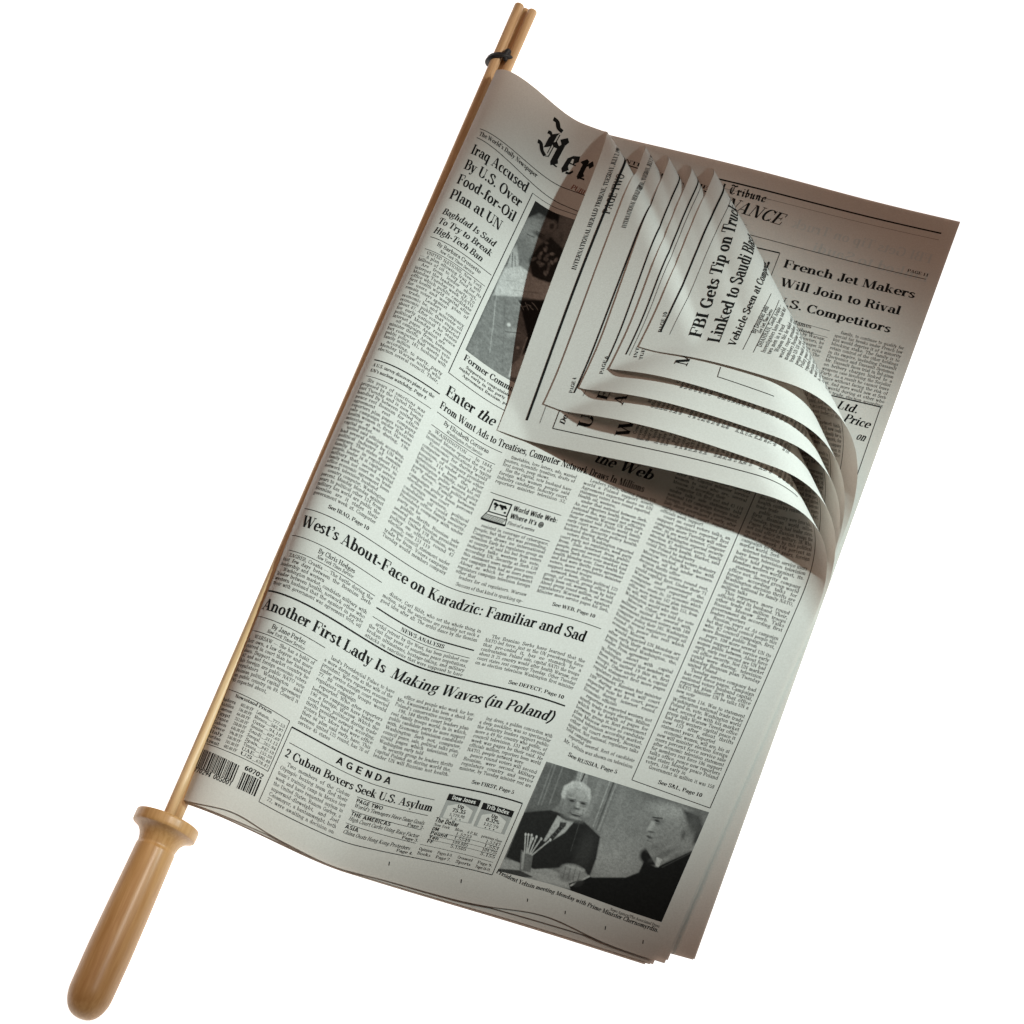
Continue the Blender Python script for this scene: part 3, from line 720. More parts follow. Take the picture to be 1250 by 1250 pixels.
# picture story in a box
I = ink().line((91, 130), (91, 424), .9).line((91, 130), (330, 130), .7).line((91, 424), (372, 424), .9); I.put('picture_border', FP)
I = ink().text('Former Communists Lead the Vote', (99, 396), (238, 396), 14.5, 'bold', 1); I.put('caption_title', FP)
body(ink(), 99, 232, 404, 420, seed=4, lead='Supporters congratulate the leader of the party, on last night early in the party', style='bold', em=6.6).put('caption', FP)
# web story
I = ink().text('Enter ', (97, 452), (135, 451.5), 25, 'bold', 2).text('the', (135, 451.5), (156, 451), 25, 'bold', 2, .22).text('S', (161, 451), (171, 451), 25, 'bold', 2) ; I.put('headline', FP); I = ink()
I.text('the', (281, 452), (306, 452), 25, 'bold', 2, .22).text('Web', (312, 452), (353, 452), 25, 'bold', 2, .22); I.put('headline', FP)
head(('From Want Ads to Treatises, Computer Network Draws In Millions', 97, 350, 471.5, 17), name='subheading', lod=1)
rule((97, 478.5), (178, 478.5), .8); rule((97, 497.5), (176, 497), .7)
I = ink().text('By Elizabeth Corcoran', (108, 487.5), (164, 487.5), 9, 'book').text('Washington Post Service', (114, 494.5), (158, 494.5), 6.2, 'body', 1, .15); I.put('byline', FP)
col(97, 175, 504, 664, 5, lead='WASHINGTON \u2014 In 1844, Samuel Morse opened the era of instant communications by typing')
col(184, 271, 482, 524, 6, lead='timetables, love letters, ads, wanted posters, scientific treatises, drafts of first novels, peep shows.')
rule((184, 534), (272, 537), .8); rule((218, 574), (272, 576), .8)
I = ink()   # little portable computer
for q in (((190, 541), (214, 541), (214, 543), (190, 543)), ((190, 541), (191.5, 541), (191.5, 560), (190, 560)), ((212.5, 541), (214, 541), (214, 560), (212.5, 560)), ((190, 558.5), (214, 558.5), (214, 560), (190, 560)),
          ((188, 563), (216, 563), (216, 564), (188, 564)), ((186, 570), (216, 570), (216, 573), (186, 573))): I.quad(*q)
I.line((190, 560), (186, 571), 1.0).line((214, 560), (216, 572), 1.0)
for r_ in range(3):
    for c_ in range(9): I.rect(189.5 - r_ + c_ * 2.8, 564.8 + r_ * 1.8, 191.3 - r_ + c_ * 2.8, 565.9 + r_ * 1.8)
for x, y, r_ in ((195, 547, 2.2), (197.5, 548, 1.9), (196.5, 551, 1.5), (197, 554, 1.1), (201, 547, 1.5), (203.5, 548, 2.3), (206.5, 547.5, 2.2), (208.5, 549, 1.6), (205, 551, 1.6), (209.5, 555, 1.5)): I.dot(x, y, r_)
I.put('computer_drawing', FP)
I = ink().text('World Wide Web:', (217, 549), (271, 549), 10.5, 'sans', 1).text('Where It\u2019s @', (217, 560), (258, 560), 10.5, 'sans', 1); I.put('box_title', FP)
head(('First of a series', 217, 250, 569, 7.5), name='box_note', style='book', shear=.2)
col(184, 272, 582, 657, 7, lead='resisted in coverage of cyberspace, people, but that fact was pretending, Congress draws no international attention')
head(('Success of that kind is sparking up-', 190, 271, 666, 6.7), name='text_line', style='body', lod=0, mat=M_INK2)
col(281, 368, 480, 650, 8); head(('See WEB, Page 10', 304, 356, 660.5, 8.2), name='page_reference')
# second story
rule((6, 672.5), (368, 671), .9)
head(('West\u2019s About-Face on Karadzic: Familiar and Sad', 10, 356, 695, 24.5), lod=2)
rule((4, 708), (116, 709), .8); rule((8, 727), (115, 728), .7)
I = ink().text('By Chris Hedges', (41, 718), (86, 718.5), 9, 'book').text('New York Times Service', (42, 724.5), (86, 724.5), 6.2, 'body', 1, .15); I.put('byline', FP)
col(5, 114, 734.5, 774, 9, lead='ZAGREB, Croatia \u2014 The battle during the last few days between the Bosnian Serb leadership and western')
col(122, 240, 717, 734, 10, lead='diator, Carl Bildt, who set the whole thing in motion, said the sanctions are probably not such a good idea after all. The artful dance by the Bosnian Serbs, and has')
rule((121, 739), (241, 741), 1.7); rule((121, 751), (240, 752), .7)
head(('NEWS ANALYSIS', 154, 207, 748.5, 8.6), name='section_label', style='bold')
col(121, 240, 758.5, 783, 11, lead='artful retreat by the West, has been polished over the last four years of sometimes peace negotiations, broken ultimatums, hostage-taking, and military attacks on sanctions that were supposed to have been under UN protection.')
col(248, 366, 720, 761, 12, lead='The Bosnian Serbs have learned that the NATO-led force, just as the UN peacekeeping force that pre-ceded it, has no stomach for a confrontation.')
head(('See DEFECT, Page 10', 293, 360, 772.5, 8.2), name='page_reference')
# third story
rule((3, 780.5), (365, 780), 2.0)
I = ink().text('Another First Lady Is ', (4, 804), (160, 806), 24, 'bold', 2).text('Making Waves (in Poland)', (163, 806), (358, 805.5), 24, 'bold', 2, .2); I.put('headline', FP)
rule((3, 813.5), (88, 815), .8); rule((4, 831.5), (86, 833.5), .7)
I = ink().text('By Jane Perlez', (25, 823), (67, 824), 9, 'book').text('New York Times Service', (22, 829.5), (68, 830.5), 6.2, 'body', 1, .15); I.put('byline', FP)
col(4, 84, 840, 902, 13, lead='WARSAW \u2014 She has a habit of her own, a law degree and more starred in court than her husband does.')
col(92, 175, 823, 910, 14, lead='land\u2019s Presidential Palace to have a more daring role as the wife of the president.')
col(181, 272, 823, 906, 15, lead='office and people who work for her. Mrs. Kwasniewska has been a shock for Poland\u2019s conservative society')
col(280, 366, 824, 896, 16, lead='ing dress, a golden concoction with a deep neckline, was so spectacular the')
head(('See FIRST, Page 5', 300, 351, 906.5, 8.2), name='page_reference')
# price list
I = ink().line((1, 905.5), (83.5, 912), .7).line((83.5, 912), (82.5, 976), .7).line((1, 972), (82.5, 976), .7)
I.text('Newsstand Prices', (16, 912.5), (62, 914.5), 6.6, 'bold', 1)
for k, (a_, n_) in enumerate(zip('Andorra Antilles Cameroon Egypt France Gabon Greece Italy Jordan Kuwait'.split(), 'Lebanon Morocco Qatar Reunion Saudi Senegal Spain Tunisia UAE US'.split())):
    v = 919.5 + 5.6 * k; rr = random.Random(k)
    I.text(a_, (2, v), (20, v + 1), 5.6, 'body', 0).text('%d.00 FF' % rr.randint(9, 700), (26, v + .6), (42, v + 1.4), 5.4, 'body', 0)
    I.text(n_, (46, v + 1.6), (61, v + 2.4), 5.6, 'body', 0).text('%d.%02d' % (rr.randint(1, 900), rr.randint(0, 99)), (66, v + 2.4), (81, v + 3.2), 5.4, 'body', 0).line((61, v + 2.4), (66, v + 2.7), .3)
I.put('price_table', FP)
# bar codes with their numbers
I = ink(); r_ = random.Random(4); x = 1.5
while x < 52:
    w_ = r_.choice((.7, .7, 1.2, 1.2, 1.9)); y = 978.5 + (x / 52) * 5.5
    I.quad((x, y), (x + w_, y), (x + w_, y + 21), (x, y + 21)); x += w_ + r_.choice((.7, .9, 1.4))
I.text('770294', (2, 1006), (25, 1007.5), 8.5, 'sans', 1).text('005001', (28, 1008), (51, 1010.5), 8.5, 'sans', 1); I.put('barcode', FP)
I = ink(); x = 57.5
while x < 80:
    w_ = r_.choice((.7, .7, 1.2, 1.9)); I.quad((x, 989), (x + w_, 989), (x + w_, 1010), (x, 1010)); x += w_ + r_.choice((.7, .9, 1.4))
I.text('60702', (57.5, 986), (80, 987.5), 8.5, 'sans', 1); I.put('barcode', FP)
# agenda box
ink().line((88, 917), (365, 914), 1.8).put('ruled_line', FP); I = ink().line((88, 917), (86, 1013), .8).line((86, 1013), (366, 1007.5), .9).line((365, 914), (366, 1007.5), .8); I.put('box_border', FP)
I = ink()
for k, c in enumerate('AGENDA'): I.text(c, (146 + k * 11.6, 930), (154.5 + k * 11.6, 930), 12.5, 'sans', 1)
I.put('box_title', FP); rule((92, 934.5), (268, 936), .7)
head(('2 Cuban Boxers Seek U.S. Asylum', 92, 270, 951, 17), lod=2)
col(93, 175, 960, 1008, 17, pitch=6.7, lead='Two members of the Cuban Olympic boxing team fled their team\u2019s training camp in Mexico last week and have requested asylum in the United States. Ramon Garbey, a supermid-dleweight, and Joel Casamayor, a bantamweight, both 22, were awaiting a decision on their request at a border crossing near San Diego. (Page 5)')
rule((183, 956), (268, 956.5), .7); rule((183, 973), (268, 975), .6); rule((183, 989.5), (268, 992), .6)
I = ink()
for k, (h_, t_, w_, p_) in enumerate((('PAGE TWO', 'World\u2019s Teenagers Have Same Goals', 84, 'Page 2.'), ('THE AMERICAS', 'High Court Curbs Using Race Factor', 84, 'Page 3.'), ('ASIA', 'China Ousts Hong Kong Protesters', 80, 'Page 4.'))):
    v = 962.5 + 16.5 * k
    I.text(h_, (184, v), (184 + 4.0 * len(h_), v), 6.8, 'sans', 1).text(t_, (184, v + 6.2), (184 + w_, v + 6.2), 7.4, 'book', 1, .2).text(p_, (250, v + 11), (270, v + 11), 6.2, 'bold', 1)
I.put('contents_list', FP)
DOW = [(281, 924.5, 319), (322.5, 926.5, 360)]
I = ink(); G = ink(); Wt = ink()
for (u0, v0, u1), nm, a_, b_, c_ in zip(DOW, ('Dow Jones', 'Trib Index'), ('75.35', '0.32%'), ('5,729.98', '132.79'), ('', '')):
    um = (u0 + u1) / 2
    I.rect(u0, v0, u1, v0 + 8.5); Wt.text(nm, (u0 + 5, v0 + 6.4), (u1 - 5, v0 + 6.4), 7.5, 'sans', 1)
    G.rect(u0, v0 + 8.6, u0 + 4, v0 + 31).rect(u1 - 4, v0 + 8.6, u1, v0 + 31).quad((u0 + 4.1, v0 + 8.6), (um, v0 + 8.6), (u0 + 4.1, v0 + 15), (u0 + 4.1, v0 + 14)).quad((um, v0 + 8.6), (u1 - 4.1, v0 + 8.6), (u1 - 4.1, v0 + 14), (u1 - 4.1, v0 + 15)).line((u0 + 4.1, v0 + 31), (u1 - 4.1, v0 + 31), .6)
    I.text('Up', (um - 4, v0 + 15.5), (um + 4, v0 + 15.5), 6.8, 'sans', 1).text(a_, (um - 8, v0 + 21.5), (um + 8, v0 + 21.5), 7, 'sans', 1).text(b_, (um - 9, v0 + 27), (um + 9, v0 + 27), 5.6, 'body', 0)
    for k in range(3): I.dot(um - 5 + k * 5, v0 + 29.3, .8)
I.text('The Dollar', (278, 962), (306, 963), 8.6, 'sans', 1).text('New York', (279, 967), (298, 967.5), 5.0, 'body', 0).text('Mon. @ 4 P.M.', (304, 967.5), (332, 968), 4.8, 'body', 0).text('previous close', (336, 968), (361, 968), 4.8, 'body', 0)
for k, (n_, a_, b_) in enumerate((('DM', '1.5233', '1.5247'), ('Pound', '1.5549', '1.553'), ('Yen', '109.885', '109.725'), ('FF', '5.1505', '5.155'))):
    v = 972.8 + 5.2 * k
    I.text(n_, (279, v), (279 + 4.0 * len(n_), v), 6.4, 'sans', 0).text(a_, (307, v), (326, v), 5.4, 'body', 0).text(b_, (343, v), (361, v), 5.4, 'body', 0); 
    if k < 3: I.line((279, v + 1.3), (361, v + 1.3), .35)
I.put('market_table', FP); G.put('market_tint', FP, M_GREY, lift=.15); Wt.put('market_title', FP, M_WHITE, lift=.32)
I = ink().line((273, 992), (361, 993), .4)
for k, (a_, b_, c_, d_) in enumerate((('Opinion', 'Pages 8-9.', 'Crossword', 'Page 9.'), ('Books', 'Page 7.', 'Sports', 'Pages 18-19.'))):
    v = 999.0 + 5.4 * k; I.text(a_, (274, v), (290, v), 5.6, 'book', 0).text(b_, (296, v), (314, v), 5.6, 'book', 0).text(c_, (320, v), (338, v), 5.6, 'book', 0).text(d_, (344, v), (362, v), 5.6, 'book', 0)
I.put('index_list', FP)
# right-hand columns
col(377, 465, 390, 812, 18); head(('Mr. Yeltsin was shown on television', 380, 466, 820, 6.7), name='text_line', style='body', lod=0, mat=M_INK2); head(('See RUSSIA, Page 5', 391, 452, 832.5, 8.6), name='page_reference')
I = ink().line((471, 385), (471, 834), .8).line((471, 834), (567, 838.5), .9).line((567, 838.5), (567, 385), .9); I.put('box_border', FP)
col(477, 562, 392, 819, 19, em=6.9); head(('See S&L, Page 10', 500, 553, 828.5, 8.6), name='page_reference')
I = ink().text('President Yeltsin meeting Monday with Prime Minister Chernomyrdin.', (369, 1003.5), (569, 1006.5), 9.6, 'bold', 1, .08); I.put('caption', FP)
I = ink().text('News Agency/The Associated Press', (508, 999.5), (568, 1000.5), 5.0, 'body', 1); I.put('photo_credit', FP)
for x, y in ((474, 1057), (560, 1083), (644, 1099), (690, 1114), (739, 1133), (785, 1150)):
    p = S0.inv(x, y); ink().line((p[0] - .7, p[1] - 2.4), (p[0] + .5, p[1] + 2.2), 1.1).put('trim_mark', FP)

# ---- printed pictures: halftone tones drawn as soft shapes in page space
def vnoise(x, y, s, seed):
    g = np.random.default_rng(seed).random((64, 64)); x = x / s; y = y / s
    i, j = np.floor(x).astype(int), np.floor(y).astype(int); fx, fy = x - i, y - j; fx = fx * fx * (3 - 2 * fx); fy = fy * fy * (3 - 2 * fy)
    G_ = lambda a, b: g[a % 64, b % 64]
    return (G_(i, j) * (1 - fx) + G_(i + 1, j) * fx) * (1 - fy) + (G_(i, j + 1) * (1 - fx) + G_(i + 1, j + 1) * fx) * fy
class Pic:
    def __init__(s, X, Y, base): s.X, s.Y = X, Y; s.t = np.full(X.shape, float(base))
    def mix(s, m, v): s.t = s.t * (1 - m) + v * m
    def ell(s, x, y, rx, ry, v, ang=0, soft=.12, op=1.0):
        c, n = math.cos(math.radians(ang)), math.sin(math.radians(ang)); dx, dy = s.X - x, s.Y - y
        r = np.hypot((dx * c + dy * n) / rx, (-dx * n + dy * c) / ry); s.mix(np.clip((1 + soft - r) / (2 * soft), 0, 1) * op, v)
    def poly(s, pts, v, soft=6.0, op=1.0):
        P = np.array(pts, float).reshape(-1, 2); ins = np.zeros(s.X.shape, bool); dist = np.full(s.X.shape, 1e9)
        for (x0, y0), (x1, y1) in zip(P, np.roll(P, -1, 0)):
            c = ((y0 > s.Y) != (y1 > s.Y)) & (s.X < (x1 - x0) * (s.Y - y0) / (y1 - y0 + 1e-9) + x0); ins ^= c
            t = np.clip(((s.X - x0) * (x1 - x0) + (s.Y - y0) * (y1 - y0)) / ((x1 - x0) ** 2 + (y1 - y0) ** 2 + 1e-9), 0, 1)
            dist = np.minimum(dist, np.hypot(s.X - x0 - t * (x1 - x0), s.Y - y0 - t * (y1 - y0)))
        sd = np.where(ins, dist, -dist); s.mix(np.clip(.5 + sd / soft, 0, 1) * op, v)
    def line(s, x0, y0, x1, y1, w, v, op=1.0, soft=3.0):
        t = np.clip(((s.X - x0) * (x1 - x0) + (s.Y - y0) * (y1 - y0)) / ((x1 - x0) ** 2 + (y1 - y0) ** 2), 0, 1)
        s.mix(np.clip(.5 + (w / 2 - np.hypot(s.X - x0 - t * (x1 - x0), s.Y - y0 - t * (y1 - y0))) / soft, 0, 1) * op, v)
def picture(u0, v0, u1, v1, org, sc, draw, base, label):
    nu, nv = int((u1 - u0) / .8) + 1, int((v1 - v0) / .8) + 1
    u, v = np.meshgrid(np.linspace(u0, u1, nu), np.linspace(v0, v1, nv)); u, v = u.ravel(), v.ravel()
    P = S0(u, v); I_ = proj(P); X, Y = (I_[:, 0] - org[0]) / sc, (I_[:, 1] - org[1]) / sc
    p = Pic(X, Y, base); draw(p, u, v)
    t = p.t * (1 + (rng.random(len(u)) - .5) * .30 + (vnoise(u, v, 2.0, 5) - .5) * .30)
    t = np.clip(t, 0.012, .56)
    o = link_mesh('photograph', P + S0.normal(u, v) * .2, grid_faces(nu, nv), M_PHOTO, FP)
    ca = o.data.color_attributes.new('tone', 'FLOAT_COLOR', 'POINT')
    ca.data.foreach_set('color', np.stack([t, t * .985, t * .94, np.ones_like(t)], 1).astype(np.float32).ravel())
    o['label'] = label
def draw_meeting(p, u, v):
    E, Q, Ln = p.ell, p.poly, p.line
    p.t += (vnoise(u, v, 26, 1) - .5) * .05
    Q((310, 125, 470, 160, 380, 330, 330, 360, 200, 380), .10, 10)                     # dark panelling
    for k, x in enumerate((345, 362, 400)): Ln(x, 120, x - 75, 330, 7, .17, .8)
    Q((470, 160, 515, 175, 500, 380, 420, 330), .23); Ln(505, 165, 480, 225, 7, .04); Ln(488, 160, 470, 220, 4, .34)
    Q((520, 180, 650, 215, 545, 470, 500, 400), .15); Ln(585, 190, 520, 380, 22, .20, .7); Ln(648, 205, 555, 455, 9, .04); Ln(628, 205, 540, 440, 6, .28); Ln(672, 220, 575, 465, 6, .03); Ln(660, 215, 565, 460, 4, .30)
    Q((668, 215, 1120, 370, 1000, 620, 700, 700, 530, 670, 580, 460), .17, 12)           # pale wall
    E(640, 600, 150, 130, .30, 0, .9, .9); E(760, 380, 150, 120, .20, 20, .9, .7); E(900, 300, 160, 60, .10, 18, .8, .8)
    p.t += (vnoise(u, v, 9, 2) - .5) * .03
    Q((95, 600, 270, 630, 520, 720, 500, 760, 70, 680), .30); Q((60, 645, 180, 655, 250, 690, 60, 690), .05)   # table and papers
    Q((255, 665, 470, 720, 440, 745, 240, 692), .34)
    Q((110, 590, 200, 370, 330, 358, 372, 372, 480, 400, 575, 490, 555, 600, 525, 680, 420, 640, 250, 650, 180, 620), .022, 8)   # dark suit
    E(500, 560, 40, 90, .045, 20, .6, .8); Ln(478, 405, 430, 560, 3, .07, .8)
    Q((366, 385, 408, 410, 455, 405, 400, 470, 320, 520, 296, 510), .34); Q((378, 418, 410, 420, 405, 438, 392, 450, 330, 520, 300, 520, 372, 440), .03, 4)   # shirt, tie
    for k in range(5): Ln(384 - k * 15, 440 + k * 14, 396 - k * 15, 452 + k * 14, 3, .11, .8)
    E(455, 318, 66, 92, .24, 14, .10)                                                    # head
    Q((392, 330, 384, 280, 398, 240, 440, 216, 490, 222, 526, 256, 530, 300, 520, 330, 514, 300, 500, 262, 450, 248, 414, 262, 402, 296), .43, 10)   # white swept hair
    for k in range(9): Ln(402 + k * 13, 262 - abs(k - 4) * -3, 420 + k * 12, 226 + abs(k - 4) * 4, 2.5, .33, .7)
    E(388, 322, 11, 24, .17, 12, .3); E(470, 275, 42, 24, .33, 14, .7, .9)                 # ear, forehead
    E(495, 345, 26, 50, .31, 14, .7, .8); E(418, 350, 24, 58, .13, 14, .8, .7); E(450, 392, 52, 16, .13, 16, .7, .8)
    for x, y in ((436, 312), (491, 326)):
        E(x, y, 21, 12, .13, 14, .6, .9); E(x, y + 1, 13, 4.5, .03, 14, .4); Ln(x - 20, y - 17, x + 20, y - 10, 6, .30, .9); Ln(x - 18, y - 9, x + 18, y - 3, 3, .08, .8); E(x, y + 15, 16, 5, .15, 14, .6, .8)
    Q((462, 318, 471, 320, 474, 348, 450, 344), .35, 9); E(448, 346, 8, 14, .12, 14, .6, .8); E(460, 352, 16, 5, .08, 14, .6)
    Ln(434, 348, 420, 376, 4, .10, .8); Ln(492, 358, 488, 388, 4, .14, .8)
    Q((428, 368, 455, 376, 486, 384, 474, 392, 446, 388, 430, 378), .05, 5); Ln(436, 373, 476, 384, 3.5, .36, .8); E(452, 398, 26, 6, .30, 16, .6, .8)
    E(440, 410, 44, 8, .07, 16, .6, .8)
    Q((186, 555, 246, 570, 232, 665, 178, 655), .13, 5); Q((192, 565, 205, 567, 195, 655, 185, 650), .30, 4)          # glass of pencils
    for x0, y0, x1, y1 in ((203, 570, 208, 478), (212, 570, 222, 480), (220, 572, 238, 482), (228, 575, 262, 490), (234, 575, 285, 500), (215, 565, 244, 498), (240, 580, 330, 505)): Ln(x0, y0, x1, y1, 6, .40); E(x1, y1, 5, 7, .46, 10, .3)
    Q((540, 690, 700, 690, 765, 665, 790, 612, 850, 640, 1035, 556, 1000, 640, 890, 930, 430, 760, 420, 720, 520, 685), .014, 7)   # second man's suit
    E(820, 590, 52, 42, .016, 25, .2)
    Q((852, 350, 905, 340, 1000, 350, 1060, 385, 1070, 470, 1035, 556, 950, 572, 856, 640, 800, 545, 806, 505, 800, 495, 805, 470, 800, 455, 830, 420), .23, 8)   # head turned away
    E(915, 360, 95, 34, .31, 12, .5, .8); Q((980, 352, 1065, 385, 1082, 450, 1060, 520, 1030, 525, 1040, 470, 1005, 420), .06, 18); E(1035, 430, 30, 55, .09, 15, .6, .8)
    E(856, 412, 22, 12, .11, 20, .7); E(856, 412, 13, 5, .02, 20, .4); Ln(836, 394, 880, 400, 7, .05); Ln(850, 425, 876, 430, 3, .10, .8); Q((828, 410, 845, 415, 838, 460, 806, 462, 812, 448), .30, 8); E(826, 466, 16, 5, .07, 10, .6); Ln(806, 508, 836, 520, 3, .10, .9); E(850, 540, 36, 14, .13, -20, .8, .8); E(828, 438, 12, 18, .33, 25, .5); E(818, 492, 17, 6, .06, 25, .4); E(895, 490, 50, 60, .20, 20, .8, .7); E(985, 480, 17, 28, .17, 15, .4); E(985, 482, 8, 16, .10, 15, .5)
    E(890, 575, 60, 14, .12, -25, .6, .8); Q((853, 590, 880, 600, 862, 640, 848, 632), .42, 4); Ln(1040, 560, 880, 640, 5, .05)
    E(440, 665, 66, 40, .25, 15, .14); E(405, 690, 36, 22, .19, 15, .3)                         # clasped hands
    for k in range(4): Ln(405 + k * 24, 640 + k * 6, 392 + k * 24, 690 + k * 6, 4, .10, .8); E(420 + k * 23, 636 + k * 6, 11, 8, .31, 15, .4)
    Ln(430, 730, 520, 685, 8, .38); E(470, 720, 26, 14, .03, -25, .3)
picture(371, 844, 568, 993, (590, 900), .248, draw_meeting, .16, 'printed black-and-white picture of two men in dark suits at a table')
def draw_embrace(p, u, v):
    E, Q, Ln = p.ell, p.poly, p.line
    p.t += (vnoise(u, v, 12, 8) - .5) * .10
    Q((340, 1090, 480, 770, 650, 770, 720, 1000, 700, 1280, 500, 1260), .155, 12)                # grey coat
    p.t += (vnoise(u, v, 3.5, 9) - .5) * .045
    Ln(510, 770, 470, 1110, 6, .27, .7); Ln(560, 800, 545, 1180, 4, .10, .7); Ln(500, 800, 490, 980, 3, .34, .5)
    Q((520, 690, 560, 610, 650, 600, 760, 680, 860, 700, 900, 790, 760, 800, 640, 780, 490, 770), .40, 12)      # pale sleeve
    Ln(540, 680, 620, 690, 5, .27, .8); Ln(600, 740, 760, 760, 6, .25, .7); Ln(700, 640, 720, 790, 4, .28, .7)
    Q((560, 620, 600, 500, 640, 470, 640, 600, 600, 610), .33, 10); Ln(590, 530, 570, 600, 5, .07); Ln(605, 520, 600, 605, 4, .05); Ln(618, 540, 620, 600, 4, .10)
    Q((620, 400, 700, 320, 830, 330, 850, 480, 740, 560, 640, 560), .14, 14)                     # faces
    E(705, 410, 66, 80, .19, 25, .4); E(660, 470, 36, 44, .13, 20, .5, .8); Ln(690, 415, 730, 430, 6, .05, .8); E(812, 440, 34, 30, .10, 20, .5)
    Q((690, 320, 720, 210, 790, 225, 880, 300, 870, 380, 840, 400, 830, 330, 760, 290), .02, 12); E(835, 365, 30, 34, .17, 20, .3); E(835, 367, 14, 18, .06, 20, .4)
    E(760, 420, 40, 12, .06, 35, .5); Ln(745, 395, 790, 420, 5, .04, .8)
    Q((900, 290, 1150, 400, 1010, 800, 860, 690, 900, 420), .16, 20)
    Q((700, 560, 760, 480, 830, 430, 900, 500, 890, 640, 820, 700, 720, 660), .03, 12)
    for k in range(26):
        a = k * 2.4; x, y = 800 + 85 * math.cos(a) * ((k * 7) % 10) / 10, 560 + 110 * math.sin(a) * ((k * 3) % 10) / 10
        E(x, y, 13, 8, .14 if k % 3 else .24, k * 40, .5)
    Q((640, 800, 780, 800, 960, 820, 800, 1200, 640, 1240, 690, 1000), .02, 12)                    # dark coat
    for k in range(8): Ln(640 + k * 13, 815 + (k % 3) * 12, 655 + k * 14, 835 + (k % 2) * 22, 4, .28, .8)
    E(620, 1000, 50, 34, .24, 10, .5, .8); Ln(560, 985, 650, 995, 6, .10); E(582, 945, 11, 11, .46, 0, .4); E(635, 1080, 9, 9, .44, 0, .4); E(610, 1040, 30, 26, .12, 10, .5, .7)
    Q((600, 1180, 690, 1100, 740, 1120, 700, 1260, 580, 1250), .36, 12); Ln(690, 1020, 650, 1130, 8, .33, .8)
picture(97, 137, 330, 383, (500, 200), .208, draw_embrace, .13, 'printed black-and-white picture of people in coats')

# ---- the finance page, flat under the curl
def fink(): return Ink(FIN, 1)
def fp(x, y): return FIN.inv(x, y)
def ftext(t, p0, p1, em, name='headline', **k): fink().text(t, fp(*p0), fp(*p1), em, **k).put(name, PFIN)
def frule(p0, p1, w): fink().line(fp(*p0), fp(*p1), w).put('ruled_line', PFIN)
frule((862, 215), (1149, 285), 2.2); frule((862, 225), (1146, 293), .4)
ftext('Tribune', (889, 236), (934, 247.5), 17, 'masthead', style='black', lod=1); ftext('the Herald', (820, 217), (884, 233), 17, 'masthead_note', style='bold')
ftext('FINANCE', (862, 248), (952, 275), 29, style='light', lod=2, shear=.28)
frule((905, 273), (912, 275), .5); frule((905, 284), (1130, 341), .9); ftext('PAGE 11', (1107, 331.5), (1133, 338), 7.5, 'page_number')
I = fink().line(fp(905, 298), fp(952, 309), 1.8).line(fp(952, 309), fp(938, 345), .8); I.put('box_border', PFIN)
ftext('Market', (895, 318), (938, 329), 22, shear=0, lod=2)
I = fink()
for t, a, b in (('French Jet Makers', (955, 326), (1116, 364.5)), ('Will Join to Rival', (951, 348.5), (1098, 384.5)), ('U.S. Competitors', (945, 371), (1086, 406.5))): I.text(t, fp(*a), fp(*b), 21, 'bold', 2)
I.put('headline', PFIN)
frule((930, 381), (1013, 404), .5); frule((940, 394), (1010, 412), .5)
I = fink().text('By Barry James', fp(935, 388), fp(990, 401), 9, 'book').text('Herald Tribune', fp(945, 396), fp(992, 408), 6, 'body', 1, .15); I.put('byline', PFIN)
def fcol(tl, tr, bl, seed, lead=None, rows=None):
    a, b, c = fp(*tl), fp(*tr), fp(*bl); I = fink()
    body(I, a[0], b[0], a[1], c[1], seed=seed, lead=lead, slope=(b[1] - a[1]) / (b[0] - a[0])).put('text_column', PFIN, M_INK2)
fcol((1020, 406), (1103, 427), (990, 478), 31, 'family, to continue to qualify for special tax breaks under French law but would deprive it of a minority blocking stake. The family is to retain control of the other holdings in its empire, including Dassault Electronics and Dassault Systemes. Mr. Dassault faces trial in Bel-gium on bribery charges linked to a weapons case involving the Socialist Party. As a result he cannot leave France without facing the risk of arrest.')
fcol((925, 395), (1007, 416), (880, 520), 32)
frule((990, 477), (1075, 497), 1.5); I = fink().line(fp(1075, 497), fp(1036, 610), .9); I.put('box_border', PFIN)
I = fink()
for t, a, b in (('Ltd.', (1020, 498), (1046, 505)), ('Price', (1028, 514), (1060, 523)), ('on', (1044, 536), (1055, 539))): I.text(t, fp(*a), fp(*b), 20, 'bold', 2, .22)
I.put('headline', PFIN)
I = fink(); I.side = -1
for t, a, b in (('FBI Gets Tip on Truck', (1136, 322), (965, 277)), ('Linked to Saudi', (1132, 345), (990, 306))): I.text(t, fp(*a), fp(*b), 22, 'light', 1)
I.side = 1
I.put('show_through', PFIN, M_GHOST, lift=.1)
fink().line((566, 860), (566, 1005), .8).line((560, 1005), (566, 1005), .8).put('box_border', PFIN)
body(fink(), 470, 562, 560, 1003, seed=33).put('text_column', PFIN, M_INK2)

